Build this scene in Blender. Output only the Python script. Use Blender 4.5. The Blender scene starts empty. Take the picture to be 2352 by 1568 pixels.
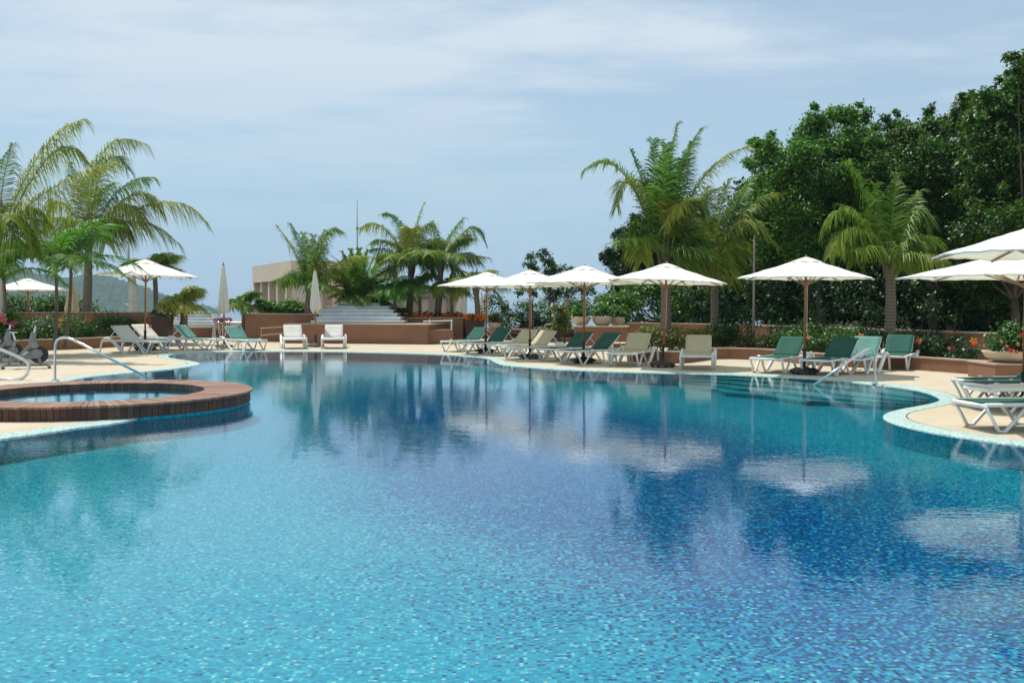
import bpy, math, random
import numpy as np
from mathutils import Vector, Matrix
from mathutils.geometry import tessellate_polygon

random.seed(7)
rng = np.random.default_rng(7)
sc = bpy.context.scene
COL = sc.collection
R = math.radians
UP = Vector((0, 0, 1))

# ------------------------------------------------------------------ camera
# the working grid is 2352 x 1568; eye 1.57 m above the pool deck, 35 mm lens
FPX, CX, CY, HOR, EYE = 2287.0, 1176.0, 784.0, 695.0, 1.57
PITCH = math.atan((CY - HOR) / FPX)
cam_d = bpy.data.cameras.new("camera")
cam = bpy.data.objects.new("camera", cam_d)
COL.objects.link(cam)
cam.location = (0, 0, EYE)
cam.rotation_euler = (math.pi / 2 - PITCH, 0, 0)
cam_d.lens = 35.0
cam_d.sensor_width = 36.0
cam_d.clip_end = 40000
cam_d.clip_start = 0.05
sc.camera = cam
FW = Vector((0, math.cos(PITCH), -math.sin(PITCH)))
UV_ = Vector((0, math.sin(PITCH), math.cos(PITCH)))


def ray(X, Y):
    return FW + Vector((1, 0, 0)) * ((X - CX) / FPX) - UV_ * ((Y - CY) / FPX)


def P(X, Y, z=0.0):
    r = ray(X, Y)
    t = (z - EYE) / r.z
    return Vector((0, 0, EYE)) + r * t


def PD(X, Y, d):
    r = ray(X, Y)
    return Vector((0, 0, EYE)) + r * (d / r.y)


def hz(Y, d):
    return PD(CX, Y, d).z


# ------------------------------------------------------------------ materials
def mat(name, base=(0.5, 0.5, 0.5), rough=0.6, metal=0.0, spec=0.5):
    m = bpy.data.materials.new(name)
    m.use_nodes = True
    nt = m.node_tree
    b = nt.nodes["Principled BSDF"]
    b.inputs["Base Color"].default_value = (*base, 1)
    b.inputs["Roughness"].default_value = rough
    b.inputs["Metallic"].default_value = metal
    b.inputs["Specular IOR Level"].default_value = spec
    return m, nt, b


def nd(nt, typ, **kw):
    n = nt.nodes.new(typ)
    for k, v in kw.items():
        if k.startswith("i_"):
            n.inputs[k[2:].replace("_", " ")].default_value = v
        else:
            setattr(n, k, v)
    return n


def ramp(nt, fac, stops):
    n = nt.nodes.new("ShaderNodeValToRGB")
    e = n.color_ramp.elements
    while len(e) > 1:
        e.remove(e[-1])
    e[0].position = stops[0][0]
    e[0].color = (*stops[0][1], 1)
    for p, c in stops[1:]:
        x = e.new(p)
        x.color = (*c, 1)
    if fac is not None:
        nt.links.new(fac, n.inputs["Fac"])
    return n


def math_n(nt, op, a=None, b=None, c=None):
    n = nt.nodes.new("ShaderNodeMath")
    n.operation = op
    for i, v in enumerate((a, b, c)):
        if v is None:
            continue
        if isinstance(v, (int, float)):
            n.inputs[i].default_value = v
        else:
            nt.links.new(v, n.inputs[i])
    return n.outputs[0]


def mixc(nt, fac, a, b, blend='MIX'):
    n = nt.nodes.new("ShaderNodeMix")
    n.data_type = 'RGBA'
    n.blend_type = blend
    ins = [s for s in n.inputs if s.enabled] if False else n.inputs
    for sock, v in ((n.inputs[0], fac), (n.inputs[6], a), (n.inputs[7], b)):
        if isinstance(v, (int, float)):
            sock.default_value = v
        elif isinstance(v, tuple):
            sock.default_value = (*v, 1) if len(v) == 3 else v
        else:
            nt.links.new(v, sock)
    return n.outputs[2]


def noise_out(nt, scale, detail=3, rough=0.55, vec=None, out="Fac"):
    n = nd(nt, "ShaderNodeTexNoise")
    n.inputs["Scale"].default_value = scale
    n.inputs["Detail"].default_value = detail
    n.inputs["Roughness"].default_value = rough
    if vec is None:
        tc = nd(nt, "ShaderNodeNewGeometry")
        vec = tc.outputs["Position"]
    nt.links.new(vec, n.inputs["Vector"])
    return n.outputs[out]


def varied(name, c1, c2, scale=3.0, rough=0.7, bump=0.0, bscale=60, metal=0.0, spec=0.4, fine=0.0):
    """two-tone surface with a large mottling and optional grain"""
    m, nt, b = mat(name, c1, rough, metal, spec)
    f = noise_out(nt, scale, 5, 0.65)
    r = ramp(nt, f, [(0.33, c1), (0.67, c2)])
    col = r.outputs[0]
    if fine:
        g = noise_out(nt, bscale, 2)
        gr = ramp(nt, g, [(0.35, (1 - fine,) * 3), (0.65, (1 + 0 * fine,) * 3)])
        col = mixc(nt, 1.0, col, gr.outputs[0], 'MULTIPLY')
    nt.links.new(col, b.inputs["Base Color"])
    if bump:
        bn = nd(nt, "ShaderNodeBump")
        bn.inputs["Distance"].default_value = bump
        nt.links.new(noise_out(nt, bscale, 3), bn.inputs["Height"])
        nt.links.new(bn.outputs[0], b.inputs["Normal"])
    return m


def leaf_mat(name, stops, trans=0.42, gloss=0.06, tint=None, rough=0.5):
    """leaves: one colour for each leaf, part of the light passes through"""
    m = bpy.data.materials.new(name)
    m.use_nodes = True
    nt = m.node_tree
    nt.nodes.clear()
    g = nd(nt, "ShaderNodeNewGeometry")
    r = ramp(nt, g.outputs["Random Per Island"], stops)
    col = r.outputs[0]
    if tint:
        a = nd(nt, "ShaderNodeAttribute", attribute_name="tint")
        col = mixc(nt, a.outputs["Fac"], col, tint)
    d = nd(nt, "ShaderNodeBsdfDiffuse")
    t = nd(nt, "ShaderNodeBsdfTranslucent")
    gl = nd(nt, "ShaderNodeBsdfGlossy")
    gl.inputs["Roughness"].default_value = rough
    gl.inputs["Color"].default_value = (0.9, 0.95, 0.9, 1)
    nt.links.new(col, d.inputs[0])
    tc = mixc(nt, 1.0, col, (1.25, 1.35, 0.55), 'MULTIPLY')
    nt.links.new(tc, t.inputs[0])
    m1 = nd(nt, "ShaderNodeMixShader")
    m1.inputs[0].default_value = trans
    nt.links.new(d.outputs[0], m1.inputs[1])
    nt.links.new(t.outputs[0], m1.inputs[2])
    m2 = nd(nt, "ShaderNodeMixShader")
    fr = nd(nt, "ShaderNodeFresnel")
    fr.inputs[0].default_value = 1.4
    nt.links.new(math_n(nt, 'MULTIPLY', fr.outputs[0], gloss), m2.inputs[0])
    nt.links.new(m1.outputs[0], m2.inputs[1])
    nt.links.new(gl.outputs[0], m2.inputs[2])
    o = nd(nt, "ShaderNodeOutputMaterial")
    nt.links.new(m2.outputs[0], o.inputs[0])
    return m


def mosaic(name, light_stops, deep_stops=None, tile=0.025, mask=None, grout=(0.20, 0.42, 0.45), rough=0.3, vertical=False, spec=0.06):
    """glass mosaic: every tile picks its own colour; deep_stops tiles get likelier inside the mask"""
    m, nt, b = mat(name, (0.2, 0.5, 0.5), rough, spec=spec)
    g = nd(nt, "ShaderNodeNewGeometry")
    pos = g.outputs["Position"]
    sp = nd(nt, "ShaderNodeSeparateXYZ")
    nt.links.new(pos, sp.inputs[0])
    if vertical:
        u = math_n(nt, 'ADD', sp.outputs[0], sp.outputs[1])
        v = sp.outputs[2]
    else:
        # sheets are laid in slightly wandering rows
        w = noise_out(nt, 0.6, 1, out="Color")
        ws = nd(nt, "ShaderNodeSeparateXYZ")
        nt.links.new(w, ws.inputs[0])
        u = math_n(nt, 'ADD', sp.outputs[0], math_n(nt, 'MULTIPLY', ws.outputs[0], 0.18))
        v = math_n(nt, 'ADD', sp.outputs[1], math_n(nt, 'MULTIPLY', ws.outputs[1], 0.18))
    us = math_n(nt, 'DIVIDE', u, tile)
    vs = math_n(nt, 'DIVIDE', v, tile)
    uf, vf = math_n(nt, 'FLOOR', us), math_n(nt, 'FLOOR', vs)
    cb = nd(nt, "ShaderNodeCombineXYZ")
    nt.links.new(uf, cb.inputs[0])
    nt.links.new(vf, cb.inputs[1])
    wn = nd(nt, "ShaderNodeTexWhiteNoise", noise_dimensions='3D')
    nt.links.new(cb.outputs[0], wn.inputs["Vector"])
    col = ramp(nt, wn.outputs["Value"], light_stops).outputs[0]
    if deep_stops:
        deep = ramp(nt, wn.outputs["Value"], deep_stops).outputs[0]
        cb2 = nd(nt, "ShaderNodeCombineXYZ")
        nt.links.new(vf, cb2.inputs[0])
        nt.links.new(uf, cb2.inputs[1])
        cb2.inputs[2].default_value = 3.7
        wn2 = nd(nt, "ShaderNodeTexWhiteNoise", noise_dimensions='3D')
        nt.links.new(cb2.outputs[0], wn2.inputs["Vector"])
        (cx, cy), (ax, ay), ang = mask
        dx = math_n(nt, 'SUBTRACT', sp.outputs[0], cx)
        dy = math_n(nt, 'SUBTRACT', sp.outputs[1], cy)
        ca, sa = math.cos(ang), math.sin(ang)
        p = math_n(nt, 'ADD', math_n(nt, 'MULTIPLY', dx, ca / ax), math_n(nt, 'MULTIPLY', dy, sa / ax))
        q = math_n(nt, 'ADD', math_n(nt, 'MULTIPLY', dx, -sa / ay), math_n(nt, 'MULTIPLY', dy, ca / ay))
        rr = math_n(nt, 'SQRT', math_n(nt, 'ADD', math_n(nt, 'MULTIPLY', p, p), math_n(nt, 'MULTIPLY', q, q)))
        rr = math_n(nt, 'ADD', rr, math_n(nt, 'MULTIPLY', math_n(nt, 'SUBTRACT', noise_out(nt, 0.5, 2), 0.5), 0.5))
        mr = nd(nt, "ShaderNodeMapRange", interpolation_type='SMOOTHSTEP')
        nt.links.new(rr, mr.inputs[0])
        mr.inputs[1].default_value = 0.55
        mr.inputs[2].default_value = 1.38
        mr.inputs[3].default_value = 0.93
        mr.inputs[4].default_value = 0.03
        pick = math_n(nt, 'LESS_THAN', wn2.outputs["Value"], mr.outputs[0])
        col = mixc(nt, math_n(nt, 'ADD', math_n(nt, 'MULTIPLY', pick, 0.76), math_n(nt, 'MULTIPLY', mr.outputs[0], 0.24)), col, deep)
    fu = math_n(nt, 'FRACT', us)
    fv = math_n(nt, 'FRACT', vs)
    e = math_n(nt, 'MINIMUM', fu, fv)
    gl = math_n(nt, 'LESS_THAN', e, 0.09)
    col = mixc(nt, gl, col, grout)
    nt.links.new(col, b.inputs["Base Color"])
    return m


M = {}
M['deck'] = varied('deck_concrete', (0.50, 0.425, 0.30), (0.57, 0.49, 0.36), 0.8, 0.85, 0.0008, 140, fine=0.10)
m_, nt_, b_ = M['deck'], M['deck'].node_tree, M['deck'].node_tree.nodes["Principled BSDF"]
src_ = b_.inputs["Base Color"].links[0].from_socket
st_ = ramp(nt_, noise_out(nt_, 2.3, 6, 0.7), [(0.30, (0.86, 0.85, 0.83)), (0.42, (1, 1, 1)), (0.62, (1, 1, 1)), (0.75, (0.93, 0.93, 0.92))])
nt_.links.new(mixc(nt_, 1.0, src_, st_.outputs[0], 'MULTIPLY'), b_.inputs["Base Color"])
M['stucco'] = varied('brown_stucco', (0.235, 0.118, 0.066), (0.285, 0.148, 0.085), 1.3, 0.9, 0.003, 70, fine=0.12)
M['stucco_cap'] = varied('pale_cap', (0.42, 0.30, 0.21), (0.50, 0.38, 0.28), 2, 0.85, fine=0.1)
M['pink_stucco'] = varied('pink_stucco', (0.56, 0.43, 0.38), (0.64, 0.50, 0.44), 1.6, 0.9, 0.002, 80, fine=0.08)
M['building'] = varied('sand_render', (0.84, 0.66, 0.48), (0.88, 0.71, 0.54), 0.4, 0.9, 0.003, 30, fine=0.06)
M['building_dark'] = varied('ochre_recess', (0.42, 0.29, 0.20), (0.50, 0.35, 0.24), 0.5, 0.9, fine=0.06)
M['white_stone'] = varied('white_step_stone', (0.72, 0.75, 0.75), (0.82, 0.84, 0.83), 2.5, 0.45, 0.001, 60, fine=0.08)
M['plastic'] = varied('white_plastic', (0.70, 0.70, 0.67), (0.78, 0.78, 0.75), 4, 0.38, fine=0.04, spec=0.5)
M['umb_pole'] = varied('varnished_wood', (0.36, 0.11, 0.035), (0.46, 0.16, 0.055), 9, 0.35, fine=0.2)
M['rib_wood'] = varied('rib_wood', (0.32, 0.19, 0.09), (0.38, 0.24, 0.12), 9, 0.5, fine=0.2)
M['black'] = varied('black_rubber', (0.012, 0.011, 0.011), (0.03, 0.028, 0.026), 8, 0.5, fine=0.1)
M['dark_base'] = varied('dark_base', (0.025, 0.02, 0.018), (0.05, 0.04, 0.035), 6, 0.6, 0.001, 50, fine=0.2)
M['steel'] = varied('polished_steel', (0.60, 0.62, 0.62), (0.72, 0.73, 0.73), 6, 0.16, metal=1.0)
M['grey_paint'] = varied('grey_paint', (0.33, 0.33, 0.32), (0.42, 0.42, 0.41), 6, 0.4, fine=0.1)
M['bike_grey'] = varied('silver_frame', (0.15, 0.165, 0.165), (0.24, 0.26, 0.26), 5, 0.35, fine=0.05)
M['maroon'] = varied('dark_maroon_glaze', (0.035, 0.015, 0.013), (0.06, 0.025, 0.02), 4, 0.45, fine=0.1)
M['bowl'] = varied('cream_stone_bowl', (0.50, 0.42, 0.29), (0.60, 0.51, 0.36), 3, 0.8, 0.001, 80, fine=0.12)
M['grey_pot'] = varied('grey_stone_pot', (0.26, 0.22, 0.18), (0.33, 0.28, 0.23), 3, 0.8, fine=0.12)
M['soil'] = varied('soil', (0.03, 0.02, 0.013), (0.05, 0.035, 0.022), 5, 0.95, fine=0.3)
M['gap'] = mat('dark_gap', (0.02, 0.02, 0.02), 0.9)[0]
M['terrain'] = varied('terrain_earth', (0.012, 0.022, 0.008), (0.03, 0.04, 0.015), 0.4, 0.95, fine=0.3, bscale=8)
M['trunk_bark'] = varied('tree_bark', (0.06, 0.045, 0.032), (0.12, 0.09, 0.07), 4, 0.9, 0.01, 18, fine=0.3)
M['lamp'] = varied('lamp_glass', (0.8, 0.8, 0.78), (0.85, 0.85, 0.82), 4, 0.2)


def fabric(name, c1, c2, trans=0.25):
    m, nt, b = mat(name, c1, 0.85)
    f = noise_out(nt, 5, 4)
    r = ramp(nt, f, [(0.3, c1), (0.7, c2)])
    nt.links.new(r.outputs[0], b.inputs["Base Color"])
    t = nd(nt, "ShaderNodeBsdfTranslucent")
    nt.links.new(mixc(nt, 1.0, r.outputs[0], (1.0, 0.93, 0.72), 'MULTIPLY'), t.inputs[0])
    mx = nd(nt, "ShaderNodeMixShader")
    mx.inputs[0].default_value = trans
    nt.links.new(b.outputs[0], mx.inputs[1])
    nt.links.new(t.outputs[0], mx.inputs[2])
    nt.links.new(mx.outputs[0], nt.nodes["Material Output"].inputs[0])
    bn = nd(nt, "ShaderNodeBump")
    bn.inputs["Distance"].default_value = 0.006
    nt.links.new(noise_out(nt, 4, 2), bn.inputs["Height"])
    nt.links.new(bn.outputs[0], b.inputs["Normal"])
    return m


M['canopy'] = fabric('cream_canvas', (0.91, 0.90, 0.85), (0.93, 0.925, 0.88), 0.24)
M['canopy_old'] = fabric('weathered_canvas', (0.74, 0.71, 0.61), (0.82, 0.80, 0.71), 0.25)
M['canopy_yellow'] = fabric('yellowed_canvas', (0.55, 0.45, 0.26), (0.62, 0.52, 0.32), 0.2)


def sling(name, c1, c2):
    m = fabric(name, c1, c2, 0.15)
    return m


M['sling_green'] = sling('green_sling', (0.010, 0.085, 0.058), (0.017, 0.115, 0.078))
M['sling_teal'] = sling('faded_green_sling', (0.10, 0.27, 0.23), (0.14, 0.32, 0.27))
M['sling_cream'] = sling('cream_sling', (0.52, 0.47, 0.30), (0.58, 0.53, 0.36))
M['sling_white'] = sling('white_sling', (0.66, 0.64, 0.58), (0.72, 0.70, 0.64))

M['leaf_broad'] = leaf_mat('broad_leaves', [(0, (0.014, 0.042, 0.009)), (0.5, (0.032, 0.095, 0.014)), (0.85, (0.07, 0.16, 0.024)), (1, (0.16, 0.20, 0.05))])
M['leaf_bright'] = leaf_mat('bright_leaves', [(0, (0.02, 0.075, 0.012)), (0.5, (0.055, 0.165, 0.018)), (1, (0.14, 0.28, 0.035))], 0.4)
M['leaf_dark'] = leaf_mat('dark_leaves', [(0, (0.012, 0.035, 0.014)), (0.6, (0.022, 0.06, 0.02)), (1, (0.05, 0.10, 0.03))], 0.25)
M['leaf_hedge'] = leaf_mat('hedge_leaves', [(0, (0.02, 0.06, 0.012)), (0.6, (0.04, 0.115, 0.022)), (1, (0.10, 0.21, 0.045))], 0.3)
M['leaf_yellow'] = leaf_mat('yellow_green_leaves', [(0, (0.07, 0.11, 0.02)), (0.6, (0.14, 0.18, 0.035)), (1, (0.24, 0.24, 0.06))], 0.4)
M['leaf_brown'] = leaf_mat('bronze_leaves', [(0, (0.05, 0.05, 0.018)), (0.5, (0.09, 0.075, 0.03)), (1, (0.07, 0.13, 0.03))], 0.3)
M['palm'] = leaf_mat('coconut_fronds', [(0, (0.016, 0.065, 0.012)), (0.35, (0.045, 0.155, 0.022)), (0.7, (0.085, 0.235, 0.032)), (1, (0.22, 0.34, 0.08))], 0.5, 0.05, tint=(0.52, 0.45, 0.09))
M['palm_bright'] = leaf_mat('young_palm_fronds', [(0, (0.03, 0.12, 0.014)), (0.5, (0.055, 0.19, 0.022)), (1, (0.10, 0.28, 0.04))], 0.5, 0.05, tint=(0.30, 0.30, 0.05))
M['petal_red'] = leaf_mat('red_petals', [(0, (0.50, 0.02, 0.02)), (1, (0.70, 0.06, 0.05))], 0.3)
M['petal_pink'] = leaf_mat('pink_petals', [(0, (0.55, 0.10, 0.14)), (1, (0.75, 0.28, 0.28))], 0.3)
M['petal_orange'] = leaf_mat('orange_petals', [(0, (0.60, 0.11, 0.01)), (1, (0.80, 0.28, 0.03))], 0.3)
M['petal_purple'] = leaf_mat('purple_petals', [(0, (0.22, 0.04, 0.20)), (1, (0.42, 0.14, 0.38))], 0.3)


def palm_bark():
    m, nt, b = mat('palm_bark', (0.2, 0.15, 0.1), 0.9)
    g = nd(nt, "ShaderNodeNewGeometry")
    sp = nd(nt, "ShaderNodeSeparateXYZ")
    nt.links.new(g.outputs["Position"], sp.inputs[0])
    z = math_n(nt, 'ADD', math_n(nt, 'MULTIPLY', sp.outputs[2], 11.0), noise_out(nt, 2.5, 2))
    w = math_n(nt, 'FRACT', z)
    r = ramp(nt, w, [(0, (0.07, 0.05, 0.035)), (0.18, (0.20, 0.15, 0.11)), (0.9, (0.27, 0.215, 0.165)), (1, (0.10, 0.07, 0.05))])
    g2 = ramp(nt, noise_out(nt, 30, 4), [(0.3, (0.6, 0.6, 0.6)), (0.7, (1, 1, 1))])
    nt.links.new(mixc(nt, 1.0, r.outputs[0], g2.outputs[0], 'MULTIPLY'), b.inputs["Base Color"])
    return m


M['palm_bark'] = palm_bark()


def wood_mat(name, c1, c2, c3, axis_scale=(3, 3, 60)):
    m, nt, b = mat(name, c1, 0.6)
    g = nd(nt, "ShaderNodeNewGeometry")
    r = ramp(nt, g.outputs["Random Per Island"], [(0, c1), (0.5, c2), (1, c3)])
    n = noise_out(nt, 9, 5, 0.7)
    gr = ramp(nt, n, [(0.3, (0.62, 0.62, 0.62)), (0.7, (1, 1, 1))])
    nt.links.new(mixc(nt, 1.0, r.outputs[0], gr.outputs[0], 'MULTIPLY'), b.inputs["Base Color"])
    bn = nd(nt, "ShaderNodeBump")
    bn.inputs["Distance"].default_value = 0.002
    nt.links.new(noise_out(nt, 40, 3), bn.inputs["Height"])
    nt.links.new(bn.outputs[0], b.inputs["Normal"])
    return m


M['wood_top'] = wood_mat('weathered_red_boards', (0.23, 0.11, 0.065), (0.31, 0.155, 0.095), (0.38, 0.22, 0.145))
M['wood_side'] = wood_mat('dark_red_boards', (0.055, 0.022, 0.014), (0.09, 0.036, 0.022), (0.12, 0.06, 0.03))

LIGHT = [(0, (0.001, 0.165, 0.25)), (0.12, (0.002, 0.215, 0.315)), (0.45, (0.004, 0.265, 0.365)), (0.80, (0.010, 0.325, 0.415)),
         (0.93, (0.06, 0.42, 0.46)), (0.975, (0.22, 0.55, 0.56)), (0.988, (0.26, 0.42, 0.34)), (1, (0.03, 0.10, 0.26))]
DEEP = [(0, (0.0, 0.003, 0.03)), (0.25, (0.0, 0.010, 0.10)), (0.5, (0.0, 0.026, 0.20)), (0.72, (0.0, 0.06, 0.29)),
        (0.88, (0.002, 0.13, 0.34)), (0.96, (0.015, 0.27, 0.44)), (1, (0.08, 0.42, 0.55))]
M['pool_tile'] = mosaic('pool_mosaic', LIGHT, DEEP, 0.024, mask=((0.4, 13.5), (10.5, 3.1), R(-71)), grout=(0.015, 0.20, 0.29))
M['coping_tile'] = mosaic('coping_mosaic', [(0, (0.28, 0.43, 0.41)), (0.5, (0.42, 0.56, 0.51)), (1, (0.60, 0.69, 0.63))], tile=0.03, grout=(0.35, 0.48, 0.46), rough=0.4)
M['wall_tile'] = mosaic('wall_mosaic', [(0, (0.01, 0.26, 0.38)), (0.5, (0.015, 0.38, 0.52)), (1, (0.05, 0.50, 0.60))], tile=0.03, grout=(0.03, 0.22, 0.28), vertical=True)


def water_mat(name, tint, amp=1.0):
    """clear water: mirror by Fresnel over a see-through tint, with small wind ripples"""
    m = bpy.data.materials.new(name)
    m.use_nodes = True
    nt = m.node_tree
    nt.nodes.clear()
    g = nd(nt, "ShaderNodeNewGeometry")
    mp = nd(nt, "ShaderNodeMapping")
    mp.inputs["Scale"].default_value = (0.62, 1.0, 1.0)
    mp.inputs["Rotation"].default_value = (0, 0, R(12))
    nt.links.new(g.outputs["Position"], mp.inputs[0])
    v = mp.outputs[0]
    n1 = noise_out(nt, 17, 2, 0.5, v)
    n2 = noise_out(nt, 4.2, 2, 0.5, v)
    n3 = noise_out(nt, 55, 1, 0.5, v)
    patch = nd(nt, "ShaderNodeMapRange")
    nt.links.new(noise_out(nt, 0.22, 2, 0.5, g.outputs["Position"]), patch.inputs[0])
    patch.inputs[1].default_value = 0.35
    patch.inputs[2].default_value = 0.65
    patch.inputs[3].default_value = 0.30
    patch.inputs[4].default_value = 1.5
    h = math_n(nt, 'MULTIPLY', n1, 0.00095 * amp)
    h = math_n(nt, 'ADD', h, math_n(nt, 'MULTIPLY', n3, 0.00018 * amp))
    h = math_n(nt, 'MULTIPLY', h, patch.outputs[0])
    h = math_n(nt, 'ADD', h, math_n(nt, 'MULTIPLY', n2, 0.0011 * amp))
    bn = nd(nt, "ShaderNodeBump")
    bn.inputs["Distance"].default_value = 1.0
    nt.links.new(h, bn.inputs["Height"])
    fr = nd(nt, "ShaderNodeFresnel")
    fr.inputs[0].default_value = 1.36
    nt.links.new(bn.outputs[0], fr.inputs[1])
    tr = nd(nt, "ShaderNodeBsdfTransparent")
    tr.inputs[0].default_value = (*tint, 1)
    gl = nd(nt, "ShaderNodeBsdfGlossy")
    gl.inputs["Roughness"].default_value = 0.02
    gl.inputs["Color"].default_value = (0.97, 0.98, 1, 1)
    nt.links.new(bn.outputs[0], gl.inputs["Normal"])
    mx = nd(nt, "ShaderNodeMixShader")
    nt.links.new(fr.outputs[0], mx.inputs[0])
    nt.links.new(tr.outputs[0], mx.inputs[1])
    nt.links.new(gl.outputs[0], mx.inputs[2])
    o = nd(nt, "ShaderNodeOutputMaterial")
    nt.links.new(mx.outputs[0], o.inputs[0])
    return m


M['water'] = water_mat('pool_water', (0.90, 0.98, 0.99))
M['spa_water'] = water_mat('spa_water', (0.85, 0.97, 0.95), 0.8)


# ------------------------------------------------------------------ mesh builder
class MB:
    def __init__(s):
        s.v, s.f, s.t = [], [], []

    def add(s, vs, fs, tint=0.0):
        o = len(s.v)
        s.v += [tuple(x) for x in vs]
        s.t += [tint] * len(vs)
        s.f += [tuple(i + o for i in f) for f in fs]

    def box(s, x0, x1, y0, y1, z0, z1, m=None):
        vs = [Vector(p) for p in ((x0, y0, z0), (x1, y0, z0), (x1, y1, z0), (x0, y1, z0), (x0, y0, z1), (x1, y0, z1), (x1, y1, z1), (x0, y1, z1))]
        if m:
            vs = [m @ p for p in vs]
        s.add(vs, [(0, 3, 2, 1), (4, 5, 6, 7), (0, 1, 5, 4), (1, 2, 6, 5), (2, 3, 7, 6), (3, 0, 4, 7)])

    def bar(s, a, b, w, h, side=None):
        """rectangular bar from a to b; w across `side`, h the other way"""
        a, b = Vector(a), Vector(b)
        t = (b - a).normalized()
        sd = Vector(side) if side else (t.cross(UP) if abs(t.z) < 0.95 else Vector((1, 0, 0)))
        sd = (sd - t * sd.dot(t)).normalized()
        n = sd.cross(t)
        vs = []
        for p in (a, b):
            for i, j in ((-1, -1), (1, -1), (1, 1), (-1, 1)):
                vs.append(p + sd * (i * w / 2) + n * (j * h / 2))
        s.add(vs, [(3, 2, 1, 0), (4, 5, 6, 7), (0, 1, 5, 4), (1, 2, 6, 5), (2, 3, 7, 6), (3, 0, 4, 7)])

    def tube(s, pts, rad, n=8, cap=True, flat=1.0, side=None, tint=0.0):
        pts = [Vector(p) for p in pts]
        if not isinstance(rad, (list, tuple)):
            rad = [rad] * len(pts)
        vs, fs = [], []
        prev = None
        for i, p in enumerate(pts):
            t = (pts[min(i + 1, len(pts) - 1)] - pts[max(i - 1, 0)]).normalized()
            if prev is None:
                a = Vector(side) if side else (t.cross(UP) if abs(t.z) < 0.9 else Vector((1, 0, 0)))
            else:
                a = prev
            a = (a - t * a.dot(t)).normalized()
            prev = a
            b = t.cross(a)
            for k in range(n):
                an = 2 * math.pi * k / n
                vs.append(p + a * math.cos(an) * rad[i] + b * math.sin(an) * rad[i] * flat)
        for i in range(len(pts) - 1):
            for k in range(n):
                fs.append((i * n + k, i * n + (k + 1) % n, (i + 1) * n + (k + 1) % n, (i + 1) * n + k))
        if cap:
            fs.append(tuple(range(n - 1, -1, -1)))
            fs.append(tuple(range((len(pts) - 1) * n, len(pts) * n)))
        s.add(vs, fs, tint)

    def lathe(s, prof, n=24, c=(0, 0, 0), sx=1.0, sy=1.0, wob=None, cap=True):
        vs, fs = [], []
        for i, (r, z) in enumerate(prof):
            for k in range(n):
                an = 2 * math.pi * k / n
                rr = r * (wob(an, z) if wob else 1)
                vs.append((c[0] + rr * math.cos(an) * sx, c[1] + rr * math.sin(an) * sy, c[2] + z))
        m = len(prof)
        for i in range(m - 1):
            for k in range(n):
                fs.append((i * n + k, i * n + (k + 1) % n, (i + 1) * n + (k + 1) % n, (i + 1) * n + k))
        if cap:
            fs.append(tuple(range(n - 1, -1, -1)))
            fs.append(tuple(range((m - 1) * n, m * n)))
        s.add(vs, fs)

    def build(s, name, material, parent=None, smooth=False, bevel=0.0, tint=False):
        me = bpy.data.meshes.new(name)
        me.from_pydata(s.v, [], s.f)
        me.materials.append(material)
        if smooth:
            me.polygons.foreach_set("use_smooth", [True] * len(me.polygons))
        if tint:
            a = me.attributes.new("tint", 'FLOAT', 'POINT')
            a.data.foreach_set("value", s.t)
        me.update()
        o = bpy.data.objects.new(name, me)
        COL.objects.link(o)
        if parent:
            o.parent = parent
        if bevel:
            b = o.modifiers.new("bevel", 'BEVEL')
            b.width = bevel
            b.segments = 2
            b.limit_method = 'ANGLE'
        return o


def np_mesh(name, verts, quads, material, parent=None, tint=None):
    me = bpy.data.meshes.new(name)
    nv, nf = len(verts), len(quads)
    me.vertices.add(nv)
    me.vertices.foreach_set("co", np.asarray(verts, dtype=np.float32).ravel())
    k = quads.shape[1]
    me.loops.add(nf * k)
    me.loops.foreach_set("vertex_index", np.asarray(quads, dtype=np.int32).ravel())
    me.polygons.add(nf)
    me.polygons.foreach_set("loop_start", np.arange(0, nf * k, k, dtype=np.int32))
    me.polygons.foreach_set("loop_total", np.full(nf, k, dtype=np.int32))
    me.materials.append(material)
    me.update(calc_edges=True)
    me.validate()
    o = bpy.data.objects.new(name, me)
    COL.objects.link(o)
    if parent:
        o.parent = parent
    return o


def tag(o, label=None, cat=None, group=None, kind=None):
    if label: o['label'] = label
    if cat: o['category'] = cat
    if group: o['group'] = group
    if kind: o['kind'] = kind
    return o


def empty(name, loc, label=None, cat=None, group=None, rz=0.0):
    o = bpy.data.objects.new(name, None)
    COL.objects.link(o)
    o.location = loc
    o.rotation_euler = (0, 0, rz)
    o.empty_display_size = 0.2
    tag(o, label, cat, group)
    return o


def kids(o):
    return [c for c in bpy.data.objects if c.parent == o]


def copy_tree(o, parent=None):
    c = o.copy()
    COL.objects.link(c)
    c.parent = parent
    for ch in kids(o):
        copy_tree(ch, c)
    return c


def local(mb, root):
    """shift world-space vertices into the root's own space"""
    inv = (Matrix.Translation(root.location) @ root.rotation_euler.to_matrix().to_4x4()).inverted()
    mb.v = [tuple(inv @ Vector(p)) for p in mb.v]
    return mb


# ------------------------------------------------------------------ curves for the pool
def catmull(pts, k=8, closed=True):
    out = []
    n = len(pts)
    for i in range(n if closed else n - 1):
        p0 = pts[(i - 1) % n] if closed or i > 0 else pts[0]
        p1, p2 = pts[i], pts[(i + 1) % n]
        p3 = pts[(i + 2) % n] if closed or i + 2 < n else pts[-1]
        for j in range(k):
            t = j / k
            out.append(0.5 * ((2 * p1) + (p2 - p0) * t + (2 * p0 - 5 * p1 + 4 * p2 - p3) * t * t + (3 * p1 - p0 - 3 * p2 + p3) * t ** 3))
    if not closed:
        out.append(pts[-1])
    return out


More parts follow.
